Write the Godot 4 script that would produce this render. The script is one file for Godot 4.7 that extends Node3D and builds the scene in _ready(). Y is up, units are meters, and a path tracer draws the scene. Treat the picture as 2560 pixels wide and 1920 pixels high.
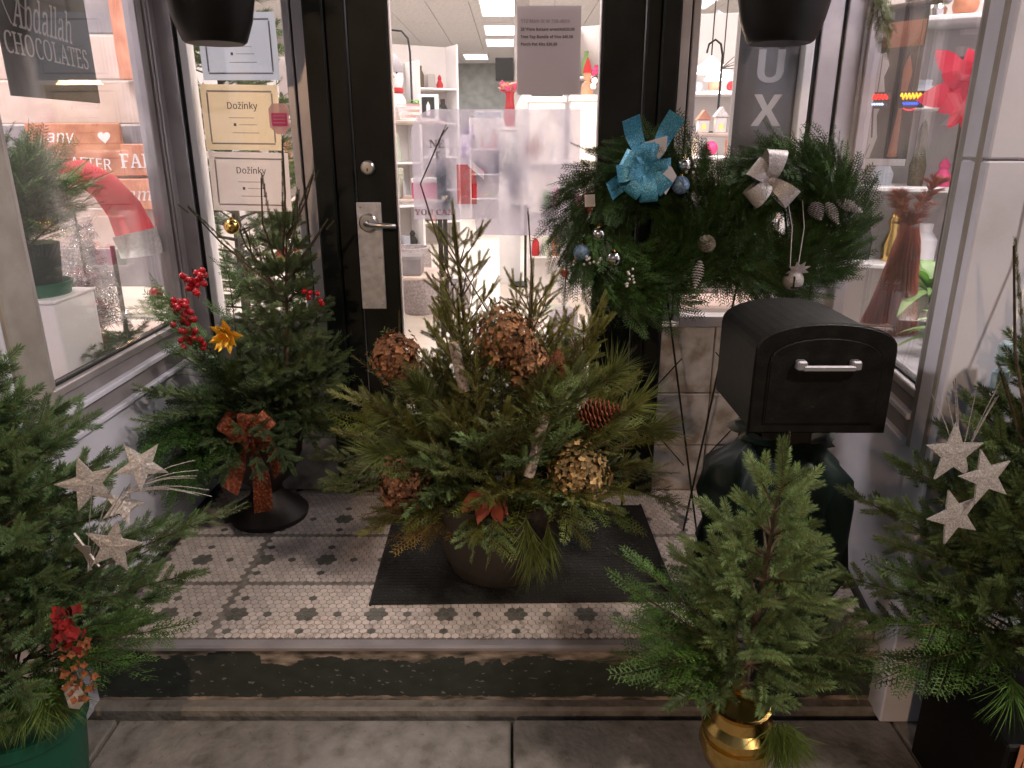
extends Node3D
# A shop entrance at night: a recessed doorway with winter greenery in front of a lit gift shop.

var taken := {}
var cache := {}
var M := {}
var leaf_mesh := {}

# ---------------------------------------------------------------- naming and nodes
func numbered(n: String) -> String:
	if not taken.has(n):
		taken[n] = 0
		return n
	taken[n] += 1
	return "%s_%03d" % [n, taken[n]]

func tag(o: Node, label: String, category: String, group := "", kind := "") -> void:
	if label: o.set_meta("label", label)
	if category: o.set_meta("category", category)
	if group: o.set_meta("group", group)
	if kind: o.set_meta("kind", kind)

func thing(n: String, label: String, category: String, at := Vector3.ZERO, turn := 0.0, group := "") -> Node3D:
	var o := Node3D.new()
	o.name = numbered(n)
	add_child(o)
	o.position = at
	o.rotation.y = turn
	tag(o, label, category, group)
	return o

func setting(n: String) -> Node3D:
	var o := Node3D.new()
	o.name = numbered(n)
	add_child(o)
	o.set_meta("kind", "structure")
	return o

func part(p: Node, n: String, mesh: Mesh, m: Material, at := Vector3.ZERO, b := Basis.IDENTITY) -> MeshInstance3D:
	var o := MeshInstance3D.new()
	o.name = n
	o.mesh = mesh
	o.material_override = m
	o.transform = Transform3D(b, at)
	p.add_child(o, true)
	return o

func box(p: Node, n: String, lo: Vector3, hi: Vector3, m: Material, bevel := 0.004) -> MeshInstance3D:
	return part(p, n, cbox((hi - lo).abs(), bevel), m, (lo + hi) / 2.0)

func rot(x := 0.0, y := 0.0, z := 0.0) -> Basis:
	return Basis.from_euler(Vector3(x, y, z))

func along(d: Vector3, roll := 0.0) -> Basis:
	# a basis whose y axis points along d
	var y := d.normalized()
	var r := Vector3.UP if absf(y.y) < 0.95 else Vector3.RIGHT
	var x := r.cross(y).normalized()
	return Basis(x, y, x.cross(y)) * Basis(Vector3.UP, roll)

# ---------------------------------------------------------------- materials
func lin(r: float, g: float, b: float, a := 1.0) -> Color:
	var c := Color(r, g, b).linear_to_srgb()
	c.a = a
	return c

func mat(c: Color, rough := 0.8, metal := 0.0) -> StandardMaterial3D:
	var m := StandardMaterial3D.new()
	m.albedo_color = c
	m.roughness = rough
	m.metallic = metal
	return m

func noise(seed_: int, freq: float, oct := 4) -> FastNoiseLite:
	var n := FastNoiseLite.new()
	n.seed = seed_
	n.frequency = freq
	n.fractal_octaves = oct
	n.noise_type = FastNoiseLite.TYPE_SIMPLEX_SMOOTH
	return n

func ramp_tex(seed_: int, freq: float, stops: Array, size := 512, oct := 5, fine := 0.0) -> ImageTexture:
	var n := noise(seed_, freq, oct)
	var im: Image = n.get_seamless_image(size, size)
	var g := Gradient.new()
	g.offsets = PackedFloat32Array(stops.map(func(s): return s[0]))
	g.colors = PackedColorArray(stops.map(func(s): return s[1]))
	var out := Image.create(size, size, false, Image.FORMAT_RGB8)
	var rng := RandomNumberGenerator.new()
	rng.seed = seed_
	for y in size:
		for x in size:
			out.set_pixel(x, y, g.sample(im.get_pixel(x, y).r + rng.randf_range(-fine, fine)))
	return ImageTexture.create_from_image(out)

func height_tex(seed_: int, freq: float, size := 512, oct := 5) -> ImageTexture:
	return ImageTexture.create_from_image(noise(seed_, freq, oct).get_seamless_image(size, size))

func tri(m: StandardMaterial3D, tex: Texture2D, scale := 1.0, bump: Texture2D = null, depth := 0.1, world := true) -> StandardMaterial3D:
	m.albedo_texture = tex
	m.uv1_triplanar = true
	m.uv1_world_triplanar = world
	m.uv1_scale = Vector3.ONE * scale
	if bump:
		m.heightmap_enabled = true
		m.heightmap_texture = bump
		m.heightmap_scale = depth
	return m

func make_materials() -> void:
	var h1 := height_tex(3, 0.02)
	var h2 := height_tex(5, 0.09)
	M.conc = tri(mat(Color.WHITE, 0.85), ramp_tex(11, 0.012, [[0.12, lin(.13, .115, .095)], [0.32, lin(.185, .168, .15)], [0.6, lin(.225, .206, .188)], [0.9, lin(.26, .24, .22)]], 1024, 8, 0.09), 0.9, h2, 0.25)
	M.conc_dark = tri(mat(Color.WHITE, 0.9), ramp_tex(12, 0.015, [[0.2, lin(.03, .03, .022)], [0.5, lin(.1, .09, .07)], [0.85, lin(.2, .18, .15)]], 256, 5, 0.06), 1.0, h2, 0.3)
	M.mortar = tri(mat(Color.WHITE, 0.95), ramp_tex(13, 0.03, [[0.2, lin(.07, .065, .055)], [0.8, lin(.15, .14, .12)]], 256), 3.0)
	M.grout = tri(mat(Color.WHITE, 0.95), ramp_tex(43, 0.03, [[0.2, lin(.16, .14, .12)], [0.8, lin(.28, .25, .22)]], 256), 3.0)
	M.asphalt = tri(mat(Color.WHITE, 0.85), ramp_tex(14, 0.05, [[0.2, lin(.03, .03, .032)], [0.8, lin(.07, .07, .072)]], 256, 4, 0.2), 1.0)
	M.alu = tri(mat(Color.WHITE, 0.42, 0.55), ramp_tex(15, 0.01, [[0.2, lin(.4, .37, .38)], [0.8, lin(.55, .52, .53)]], 256, 4, 0.04), 1.2)
	M.post = tri(mat(Color.WHITE, 0.55, 0.15), ramp_tex(16, 0.02, [[0.2, lin(.3, .27, .24)], [0.8, lin(.38, .35, .32)]], 256, 4, 0.08), 1.5)
	M.gasket = mat(lin(.012, .012, .012), 0.7)
	M.white_panel = tri(mat(Color.WHITE, 0.6), ramp_tex(17, 0.008, [[0.1, lin(.52, .52, .59)], [0.5, lin(.62, .62, .72)], [0.9, lin(.68, .68, .78)]], 512, 5, 0.05), 0.6, h1, 0.05)
	M.marble = tri(mat(Color.WHITE, 0.45), ramp_tex(18, 0.014, [[0.2, lin(.27, .23, .19)], [0.36, lin(.34, .31, .28)], [0.5, lin(.42, .4, .385)], [0.8, lin(.52, .505, .5)]], 512, 7, 0.06), 1.3, h1, 0.05)
	M.door = tri(mat(Color.WHITE, 0.5), ramp_tex(19, 0.02, [[0.2, lin(.006, .007, .006)], [0.8, lin(.013, .0145, .0125)]], 256, 4, 0.05), 1.0, h2, 0.03)
	M.door.metallic_specular = 0.3
	M.black = mat(lin(.006, .006, .0055), 0.5)
	M.black.metallic_specular = 0.35
	M.black_matt = mat(lin(.014, .014, .013), 0.85)
	M.steel = mat(lin(.55, .54, .54), 0.3, 0.9)
	M.steel_plate = tri(mat(Color.WHITE, 0.5, 0.5), ramp_tex(20, 0.03, [[0.2, lin(.5, .5, .54)], [0.8, lin(.66, .66, .7)]], 256, 4, 0.08), 3.0)
	var g := mat(Color(1, 1, 1, 0.03), 0.0)
	g.transparency = BaseMaterial3D.TRANSPARENCY_ALPHA
	M.glass = g
	M.mat = tri(mat(Color.WHITE, 0.95), ramp_tex(21, 0.2, [[0.2, lin(.008, .008, .007)], [0.8, lin(.022, .02, .017)]], 256, 3, 0.2), 3.0, h2, 0.4)
	M.tile = mat(Color.WHITE, 0.55)
	M.tile.vertex_color_use_as_albedo = true
	M.leaf = mat(Color.WHITE, 0.62)
	M.leaf.vertex_color_use_as_albedo = true
	M.wood_twig = tri(mat(Color.WHITE, 0.9), ramp_tex(22, 0.05, [[0.2, lin(.05, .035, .02)], [0.8, lin(.14, .1, .06)]], 256, 4, 0.1), 4.0)
	M.taupe = tri(mat(Color.WHITE, 0.75), ramp_tex(23, 0.02, [[0.2, lin(.034, .028, .023)], [0.8, lin(.058, .047, .04)]], 256, 4, 0.06), 2.0, h2, 0.1)
	M.urn = tri(mat(Color.WHITE, 0.55), ramp_tex(24, 0.03, [[0.2, lin(.01, .006, .004)], [0.8, lin(.032, .017, .011)]], 256, 4, 0.05), 2.0)
	M.green_pot = mat(lin(.005, .09, .05), 0.4)
	M.gold = mat(lin(.75, .5, .16), 0.2, 1.0)
	M.gold_leaf = mat(lin(.8, .48, .06), 0.35, 0.7)
	M.red_shiny = mat(lin(.38, .008, .016), 0.22)
	M.red_felt = mat(lin(.4, .014, .022), 0.9)
	M.white_fur = tri(mat(Color.WHITE, 0.95), ramp_tex(25, 0.1, [[0.2, lin(.6, .56, .55)], [0.8, lin(.85, .82, .8)]], 128, 3, 0.1), 6.0)
	M.silver = mat(lin(.75, .73, .72), 0.12, 1.0)
	M.glitter = tri(mat(Color.WHITE, 0.45, 0.35), ramp_tex(26, 0.4, [[0.2, lin(.33, .305, .3)], [0.6, lin(.45, .42, .41)], [0.8, lin(.72, .68, .66)]], 256, 2, 0.3), 2.6, h2, 0.15)
	M.blue_glitter = tri(mat(Color.WHITE, 0.4, 0.2), ramp_tex(27, 0.4, [[0.2, lin(.03, .22, .42)], [0.65, lin(.08, .42, .64)], [0.85, lin(.5, .8, .92)]], 256, 2, 0.3), 2.2, h2, 0.15)
	M.ribbon_back = mat(lin(.72, .72, .76), 0.5)
	M.blue_ball = tri(mat(Color.WHITE, 0.4, 0.3), ramp_tex(28, 0.08, [[0.3, lin(.12, .22, .42)], [0.7, lin(.35, .5, .68)]], 128, 3, 0.2), 8.0)
	M.copper = tri(mat(Color.WHITE, 0.28, 0.45), ramp_tex(29, 0.05, [[0.25, lin(.16, .03, .012)], [0.6, lin(.34, .08, .03)], [0.85, lin(.7, .4, .25)]], 256, 3, 0.1), 6.0)
	M.cone = mat(lin(.24, .06, .025), 0.7)
	M.cone_dark = mat(lin(.1, .085, .06), 0.7)
	M.hydrangea = mat(Color.WHITE, 0.85)
	M.hydrangea.vertex_color_use_as_albedo = true
	M.birch = tri(mat(Color.WHITE, 0.8), ramp_tex(30, 0.05, [[0.25, lin(.08, .06, .05)], [0.4, lin(.4, .33, .29)], [0.8, lin(.55, .47, .42)]], 256, 4, 0.05), 5.0)
	M.birch_end = mat(lin(.5, .3, .18), 0.8)
	M.leaf_red = mat(lin(.25, .045, .02), 0.6)
	M.paper = mat(lin(.62, .58, .62), 0.9)
	M.paper.backlight_enabled = true
	M.paper.backlight = Color(.5, .47, .5)
	M.cream = mat(lin(.8, .7, .54), 0.9)
	M.cream.backlight_enabled = true
	M.cream.backlight = Color(1, .96, .88)
	M.paper_white = mat(lin(.68, .64, .62), 0.9)
	M.paper_white.backlight_enabled = true
	M.paper_white.backlight = Color(1, .97, .95)
	M.paper_blue = mat(lin(.5, .52, .56), 0.9)
	M.paper_blue.backlight_enabled = true
	M.paper_blue.backlight = Color(.95, .97, 1)
	M.ink = mat(lin(.05, .04, .05), 0.9)
	M.ink_grey = mat(lin(.28, .25, .28), 0.9)
	M.ink_border = mat(lin(.4, .34, .32), 0.9)
	M.ink_red = mat(lin(.42, .12, .16), 0.9)
	M.ink_white = mat(lin(.72, .7, .7), 0.8)
	M.letter = mat(lin(.8, .78, .78), 0.8)
	M.letter.backlight_enabled = true
	M.letter.backlight = Color(.8, .78, .8)
	M.ink_chalk = mat(lin(.64, .58, .55), 0.9)
	M.pink_label = mat(lin(.6, .04, .16), 0.6)
	M.pink_clear = mat(lin(.72, .42, .42, 0.55), 0.3)
	M.pink_clear.transparency = BaseMaterial3D.TRANSPARENCY_ALPHA
	M.sheet = mat(lin(.5, .485, .56, 1.0), 0.3)
	M.sheet.transparency = BaseMaterial3D.TRANSPARENCY_ALPHA
	M.sheet.backlight_enabled = true
	M.sheet.backlight = Color(1.05, 1.03, 1.05)
	var si := Image.create(384, 288, false, Image.FORMAT_RGBA8)
	var sn := noise(77, 0.012, 4)
	var blobs := [[.56, .42, .10, .17, Color(.12, .14, .3)], [.62, .58, .05, .2, Color(.14, .16, .32)], [.18, .55, .08, .14, Color(.1, .18, .26)], [.22, .68, .05, .1, Color(.12, .2, .24)], [.40, .5, .05, .12, Color(.16, .16, .3)], [.34, .25, .03, .12, Color(.55, .4, .75)], [.82, .72, .07, .12, Color(.25, .3, .33)], [.72, .3, .06, .1, Color(.5, .3, .35)]]
	for y in 288:
		for x in 384:
			var u := x / 384.0
			var w := y / 288.0
			var v := sn.get_noise_2d(x * 1.1, y * 0.6)
			var c := Color(1, 1, 1)
			for b in blobs:
				var d := Vector2((u - b[0] + .04 * v) / b[2], (w - b[1] - .05 * v) / b[3]).length_squared()
				c = c.lerp(b[4], 0.62 * exp(-d * 1.6))
			# the winter hat of the print
			var hu := u - .33 - .06 * (w - .5)
			if w > .43 and w < .72 and hu > -.05 - .06 * (w - .43) and hu < .055 - .08 * absf(w - .56): c = Color(.85, .12, .2)
			if absf((w - .42) - (u - .35) * 1.15) < .03 and u > .34 and u < .43: c = Color(1, 1, 1)
			c.a = clampf(0.72 + 0.3 * v, 0.55, 0.88)
			si.set_pixel(x, y, c)
	M.sheet.albedo_texture = ImageTexture.create_from_image(si)
	M.slate = tri(mat(Color.WHITE, 0.8), ramp_tex(31, 0.012, [[0.2, lin(.03, .028, .027)], [0.8, lin(.075, .07, .065)]], 256, 5, 0.03), 1.2)
	M.banner_lux = mat(lin(.045, .04, .045), 0.6)
	M.sign_wood = tri(mat(Color.WHITE, 0.7), ramp_tex(32, 0.02, [[0.2, lin(.32, .1, .05)], [0.5, lin(.45, .17, .09)], [0.8, lin(.55, .25, .15)]], 256, 5, 0.04), 1.4)
	M.sign_pine = tri(mat(Color.WHITE, 0.7), ramp_tex(33, 0.02, [[0.2, lin(.5, .2, .12)], [0.8, lin(.7, .34, .22)]], 256, 5, 0.04), 1.6)
	M.plaster = tri(mat(Color.WHITE, 0.9), ramp_tex(34, 0.01, [[0.2, lin(.5, .46, .44)], [0.8, lin(.6, .56, .54)]], 256, 4, 0.02), 0.5)
	M.backwall = tri(mat(Color.WHITE, 0.9), ramp_tex(35, 0.02, [[0.2, lin(.2, .215, .205)], [0.8, lin(.28, .295, .28)]], 256, 4, 0.04), 0.6)
	M.ceiling = tri(mat(Color.WHITE, 0.9), ramp_tex(36, 0.05, [[0.2, lin(.5, .49, .48)], [0.8, lin(.62, .6, .6)]], 256, 4, 0.08), 1.0)
	M.shop_floor = tri(mat(Color.WHITE, 0.35), ramp_tex(37, 0.01, [[0.2, lin(.56, .5, .43)], [0.8, lin(.68, .62, .55)]], 256, 4, 0.02), 0.5)
	M.platform = tri(mat(Color.WHITE, 0.6), ramp_tex(38, 0.02, [[0.2, lin(.5, .38, .32)], [0.8, lin(.62, .5, .44)]], 256, 4, 0.03), 1.0)
	M.grey_board = tri(mat(Color.WHITE, 0.7), ramp_tex(39, 0.02, [[0.2, lin(.2, .18, .19)], [0.8, lin(.28, .26, .27)]], 256, 4, 0.03), 1.0)
	M.white_gloss = mat(lin(.78, .76, .76), 0.4)
	M.mint = mat(lin(.42, .47, .38), 0.8)
	M.stone_grey = tri(mat(Color.WHITE, 0.85), ramp_tex(40, 0.05, [[0.2, lin(.25, .22, .23)], [0.8, lin(.48, .43, .44)]], 256, 5, 0.08), 3.0, h2, 0.3)
	M.tinsel = mat(Color.WHITE, 0.25, 0.8)
	M.tinsel.vertex_color_use_as_albedo = true
	M.rust = mat(Color.WHITE, 0.85)
	M.rust.vertex_color_use_as_albedo = true
	M.sack = mat(lin(.004, .014, .011), 0.5)
	M.pale_blue = mat(lin(.45, .6, .7), 0.4)
	M.mailbox = tri(mat(Color.WHITE, 0.5), ramp_tex(41, 0.03, [[0.2, lin(.006, .006, .0055)], [0.8, lin(.012, .0115, .0105)]], 256, 4, 0.05), 2.0, h2, 0.06)
	M.mailbox.metallic_specular = 0.3
	M.handle = mat(lin(.45, .45, .5), 0.4, 0.6)
	M.poinsettia = mat(lin(.62, .02, .06), 0.6)
	M.poinsettia.backlight_enabled = true
	M.poinsettia.backlight = Color(.7, .1, .2)
	M.palm = mat(lin(.14, .26, .06), 0.5)
	M.palm.backlight_enabled = true
	M.palm.backlight = Color(.3, .5, .15)
	M.tube_light = glow(Color(1, .97, .97), 3.0)
	M.brick = tri(mat(Color.WHITE, 0.9), ramp_tex(42, 0.03, [[0.2, lin(.12, .06, .045)], [0.8, lin(.25, .13, .1)]], 256, 4, 0.06), 1.0)

func glow(c: Color, e: float) -> StandardMaterial3D:
	var m := mat(c, 0.6)
	m.emission_enabled = true
	m.emission = c
	m.emission_energy_multiplier = e
	return m

# ---------------------------------------------------------------- meshes
func out_tri(st: SurfaceTool, a: Vector3, b: Vector3, c: Vector3) -> void:
	if Plane(a, b, c).normal.dot(a + b + c) < 0.0:
		var t := b
		b = c
		c = t
	st.add_vertex(a)
	st.add_vertex(b)
	st.add_vertex(c)

func cbox(s: Vector3, b := 0.004) -> ArrayMesh:
	var key := "b%.4f,%.4f,%.4f,%.4f" % [s.x, s.y, s.z, b]
	if cache.has(key): return cache[key]
	var h := s / 2.0
	b = minf(b, minf(h.x, minf(h.y, h.z)) * 0.8)
	var st := SurfaceTool.new()
	st.begin(Mesh.PRIMITIVE_TRIANGLES)
	st.set_smooth_group(-1)
	var v := func(sg: Vector3, ax: int) -> Vector3:
		var p := Vector3(sg.x * (h.x - b), sg.y * (h.y - b), sg.z * (h.z - b))
		p[ax] = sg[ax] * h[ax]
		return p
	for ax in 3:
		var u := (ax + 1) % 3
		var w := (ax + 2) % 3
		for sa in [-1.0, 1.0]:
			var q: Array[Vector3] = []
			for k in [[-1.0, -1.0], [1.0, -1.0], [1.0, 1.0], [-1.0, 1.0]]:
				var sg := Vector3.ZERO
				sg[ax] = sa
				sg[u] = k[0]
				sg[w] = k[1]
				q.append(v.call(sg, ax))
			out_tri(st, q[0], q[1], q[2])
			out_tri(st, q[0], q[2], q[3])
		for su in [-1.0, 1.0]:
			for sw in [-1.0, 1.0]:
				var s0 := Vector3.ZERO
				s0[u] = su
				s0[w] = sw
				var s1 := s0
				s0[ax] = -1.0
				s1[ax] = 1.0
				var a: Vector3 = v.call(s0, u)
				var bb: Vector3 = v.call(s1, u)
				var c: Vector3 = v.call(s1, w)
				var d: Vector3 = v.call(s0, w)
				out_tri(st, a, bb, c)
				out_tri(st, a, c, d)
	for i in 8:
		var sg := Vector3(-1.0 if i & 1 else 1.0, -1.0 if i & 2 else 1.0, -1.0 if i & 4 else 1.0)
		out_tri(st, v.call(sg, 0), v.call(sg, 1), v.call(sg, 2))
	st.generate_normals()
	cache[key] = st.commit()
	return cache[key]

func lathe(prof: Array, segs := 36, wob := 0.0, wseed := 1) -> ArrayMesh:
	# prof: [radius, height] pairs, from the bottom up along the outside
	var st := SurfaceTool.new()
	st.begin(Mesh.PRIMITIVE_TRIANGLES)
	var nz := noise(wseed, 1.0, 3)
	var pt := func(i: int, k: int) -> Vector3:
		var a := TAU * (k % segs) / segs
		var r: float = prof[i][0]
		if wob > 0.0: r *= 1.0 + wob * nz.get_noise_3d(cos(a) * 2.0, prof[i][1] * 9.0, sin(a) * 2.0)
		return Vector3(r * cos(a), prof[i][1], r * sin(a))
	var grp := 1
	for i in prof.size() - 1:
		if i > 0:
			var d0 := Vector2(prof[i][0] - prof[i - 1][0], prof[i][1] - prof[i - 1][1])
			var d1 := Vector2(prof[i + 1][0] - prof[i][0], prof[i + 1][1] - prof[i][1])
			if absf(d0.angle_to(d1)) > 0.6: grp += 1
		st.set_smooth_group(grp)
		for k in segs:
			var a: Vector3 = pt.call(i, k)
			var b: Vector3 = pt.call(i + 1, k)
			var c: Vector3 = pt.call(i + 1, k + 1)
			var d: Vector3 = pt.call(i, k + 1)
			if prof[i][0] > 1e-5:
				st.add_vertex(a)
				st.add_vertex(d)
				st.add_vertex(c)
			if prof[i + 1][0] > 1e-5:
				st.add_vertex(a)
				st.add_vertex(c)
				st.add_vertex(b)
	st.generate_normals()
	return st.commit()

func tube_into(st: SurfaceTool, pts: Array, r0: float, r1: float, sides := 6) -> void:
	var n := pts.size()
	var rings := []
	var ref := Vector3.RIGHT
	for i in n:
		var d: Vector3 = (pts[mini(i + 1, n - 1)] - pts[maxi(i - 1, 0)]).normalized()
		if absf(d.dot(ref)) > 0.9: ref = Vector3.UP if absf(d.y) < 0.9 else Vector3.BACK
		var x := ref.cross(d).normalized()
		var y := d.cross(x)
		ref = x.cross(d) * -1.0 if false else ref
		var r := lerpf(r0, r1, float(i) / maxf(1.0, n - 1))
		var ring := []
		for k in sides:
			var a := TAU * k / sides
			ring.append(pts[i] + (x * cos(a) + y * sin(a)) * r)
		rings.append(ring)
	st.set_smooth_group(0)
	for i in n - 1:
		for k in sides:
			var a: Vector3 = rings[i][k]
			var b: Vector3 = rings[i + 1][k]
			var c: Vector3 = rings[i + 1][(k + 1) % sides]
			var d: Vector3 = rings[i][(k + 1) % sides]
			for v in [a, c, b, a, d, c]: st.add_vertex(v)
	for e in [0, n - 1]:
		for k in range(1, sides - 1):
			for v in ([rings[e][0], rings[e][k + 1], rings[e][k]] if e != 0 else [rings[e][0], rings[e][k], rings[e][k + 1]]): st.add_vertex(v)

func tube(pts: Array, r0: float, r1 := -1.0, sides := 8) -> ArrayMesh:
	var st := SurfaceTool.new()
	st.begin(Mesh.PRIMITIVE_TRIANGLES)
	tube_into(st, pts, r0, r0 if r1 < 0.0 else r1, sides)
	st.generate_normals()
	return st.commit()

func arc(a: Vector3, b: Vector3, bulge: Vector3, n := 8) -> Array:
	var out := []
	for i in n + 1:
		var t := float(i) / n
		out.append(a.lerp(b, t) + bulge * sin(PI * t))
	return out

func prism(poly: PackedVector2Array, depth: float, bevel := 0.0, raise := 0.0) -> ArrayMesh:
	# polygon in xy, thickness along z, centred; raise lifts the middle of the front face
	var st := SurfaceTool.new()
	st.begin(Mesh.PRIMITIVE_TRIANGLES)
	st.set_smooth_group(-1)
	if Geometry2D.is_polygon_clockwise(poly): poly.reverse()
	var inner := poly
	if bevel > 0.0:
		var off := Geometry2D.offset_polygon(poly, -bevel)
		if off.size() == 1 and off[0].size() == poly.size(): inner = off[0]
		else: bevel = 0.0
	var hz := depth / 2.0
	var n := poly.size()
	var add := func(a: Vector3, b: Vector3, c: Vector3, want: Vector3) -> void:
		if Plane(a, b, c).normal.dot(want) < 0.0:
			var t := b
			b = c
			c = t
		st.add_vertex(a)
		st.add_vertex(b)
		st.add_vertex(c)
	for s in [-1.0, 1.0]:
		if raise > 0.0:
			for i in n:
				var p := inner[i]
				var q := inner[(i + 1) % n]
				add.call(Vector3(p.x, p.y, s * hz), Vector3(q.x, q.y, s * hz), Vector3(0, 0, s * (hz + raise)), Vector3(0, 0, s))
		else:
			var ix := Geometry2D.triangulate_polygon(inner)
			for i in range(0, ix.size(), 3):
				var v := []
				for k in 3: v.append(Vector3(inner[ix[i + k]].x, inner[ix[i + k]].y, s * hz))
				add.call(v[0], v[1], v[2], Vector3(0, 0, s))
	for i in n:
		var p := poly[i]
		var q := poly[(i + 1) % n]
		var o := Vector3(q.y - p.y, p.x - q.x, 0)
		var zb := hz - bevel
		add.call(Vector3(p.x, p.y, -zb), Vector3(q.x, q.y, -zb), Vector3(q.x, q.y, zb), o)
		add.call(Vector3(p.x, p.y, -zb), Vector3(q.x, q.y, zb), Vector3(p.x, p.y, zb), o)
		if bevel > 0.0 and inner.size() == n:
			var ip := inner[i]
			var iq := inner[(i + 1) % n]
			for s in [-1.0, 1.0]:
				add.call(Vector3(p.x, p.y, s * zb), Vector3(q.x, q.y, s * zb), Vector3(iq.x, iq.y, s * hz), o + Vector3(0, 0, s * o.length()))
				add.call(Vector3(p.x, p.y, s * zb), Vector3(iq.x, iq.y, s * hz), Vector3(ip.x, ip.y, s * hz), o + Vector3(0, 0, s * o.length()))
	st.generate_normals()
	return st.commit()

func strip(pts: Array, wide: Array) -> ArrayMesh:
	# a ribbon: points of its middle line and the half-width vector at each
	var st := SurfaceTool.new()
	st.begin(Mesh.PRIMITIVE_TRIANGLES)
	st.set_smooth_group(0)
	for i in pts.size() - 1:
		var a: Vector3 = pts[i] - wide[i]
		var b: Vector3 = pts[i] + wide[i]
		var c: Vector3 = pts[i + 1] + wide[i + 1]
		var d: Vector3 = pts[i + 1] - wide[i + 1]
		for v in [a, b, c, a, c, d]: st.add_vertex(v)
	st.generate_normals()
	return st.commit()

func ball(r: float, seg := 20) -> SphereMesh:
	var key := "s%.4f,%d" % [r, seg]
	if not cache.has(key):
		var s := SphereMesh.new()
		s.radius = r
		s.height = r * 2.0
		s.radial_segments = seg
		s.rings = seg / 2
		cache[key] = s
	return cache[key]

func text(p: Node, s: String, cap: float, m: Material, at: Vector3, b := Basis.IDENTITY, serif := false, weight := 400, n := "lettering", depth := 0.0012) -> MeshInstance3D:
	var t := TextMesh.new()
	var f := SystemFont.new()
	f.font_names = PackedStringArray(["Droid Serif" if serif else "Droid Sans"])
	f.font_weight = weight
	t.font = f
	t.text = s
	t.font_size = 64
	t.pixel_size = cap / 46.0
	t.curve_step = 2.0
	t.depth = depth
	return part(p, n, t, m, at, b)

# ---------------------------------------------------------------- greenery
func needle(v: PackedVector3Array, c: PackedColorArray, o: Vector3, d: Vector3, l: float, w: float, side: Vector3, c0: Color) -> void:
	var m := o + d * l * 0.42
	var e := o + d * l
	v.append_array(PackedVector3Array([o, m + side * w, e, o, e, m - side * w]))
	for j in 6: c.append(c0)

func stem(v: PackedVector3Array, c: PackedColorArray, a: Vector3, b: Vector3, r0: float, r1: float, col: Color) -> void:
	var y := (b - a).normalized()
	var x := (Vector3.RIGHT if absf(y.x) < 0.8 else Vector3.UP).cross(y).normalized()
	var z := x.cross(y)
	for k in 3:
		var p := x * cos(TAU * k / 3) + z * sin(TAU * k / 3)
		var q := x * cos(TAU * (k + 1) / 3) + z * sin(TAU * (k + 1) / 3)
		v.append_array(PackedVector3Array([a + p * r0, b + q * r1, b + p * r1, a + p * r0, a + q * r0, b + q * r1]))
		for i in 6: c.append(col)

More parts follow.
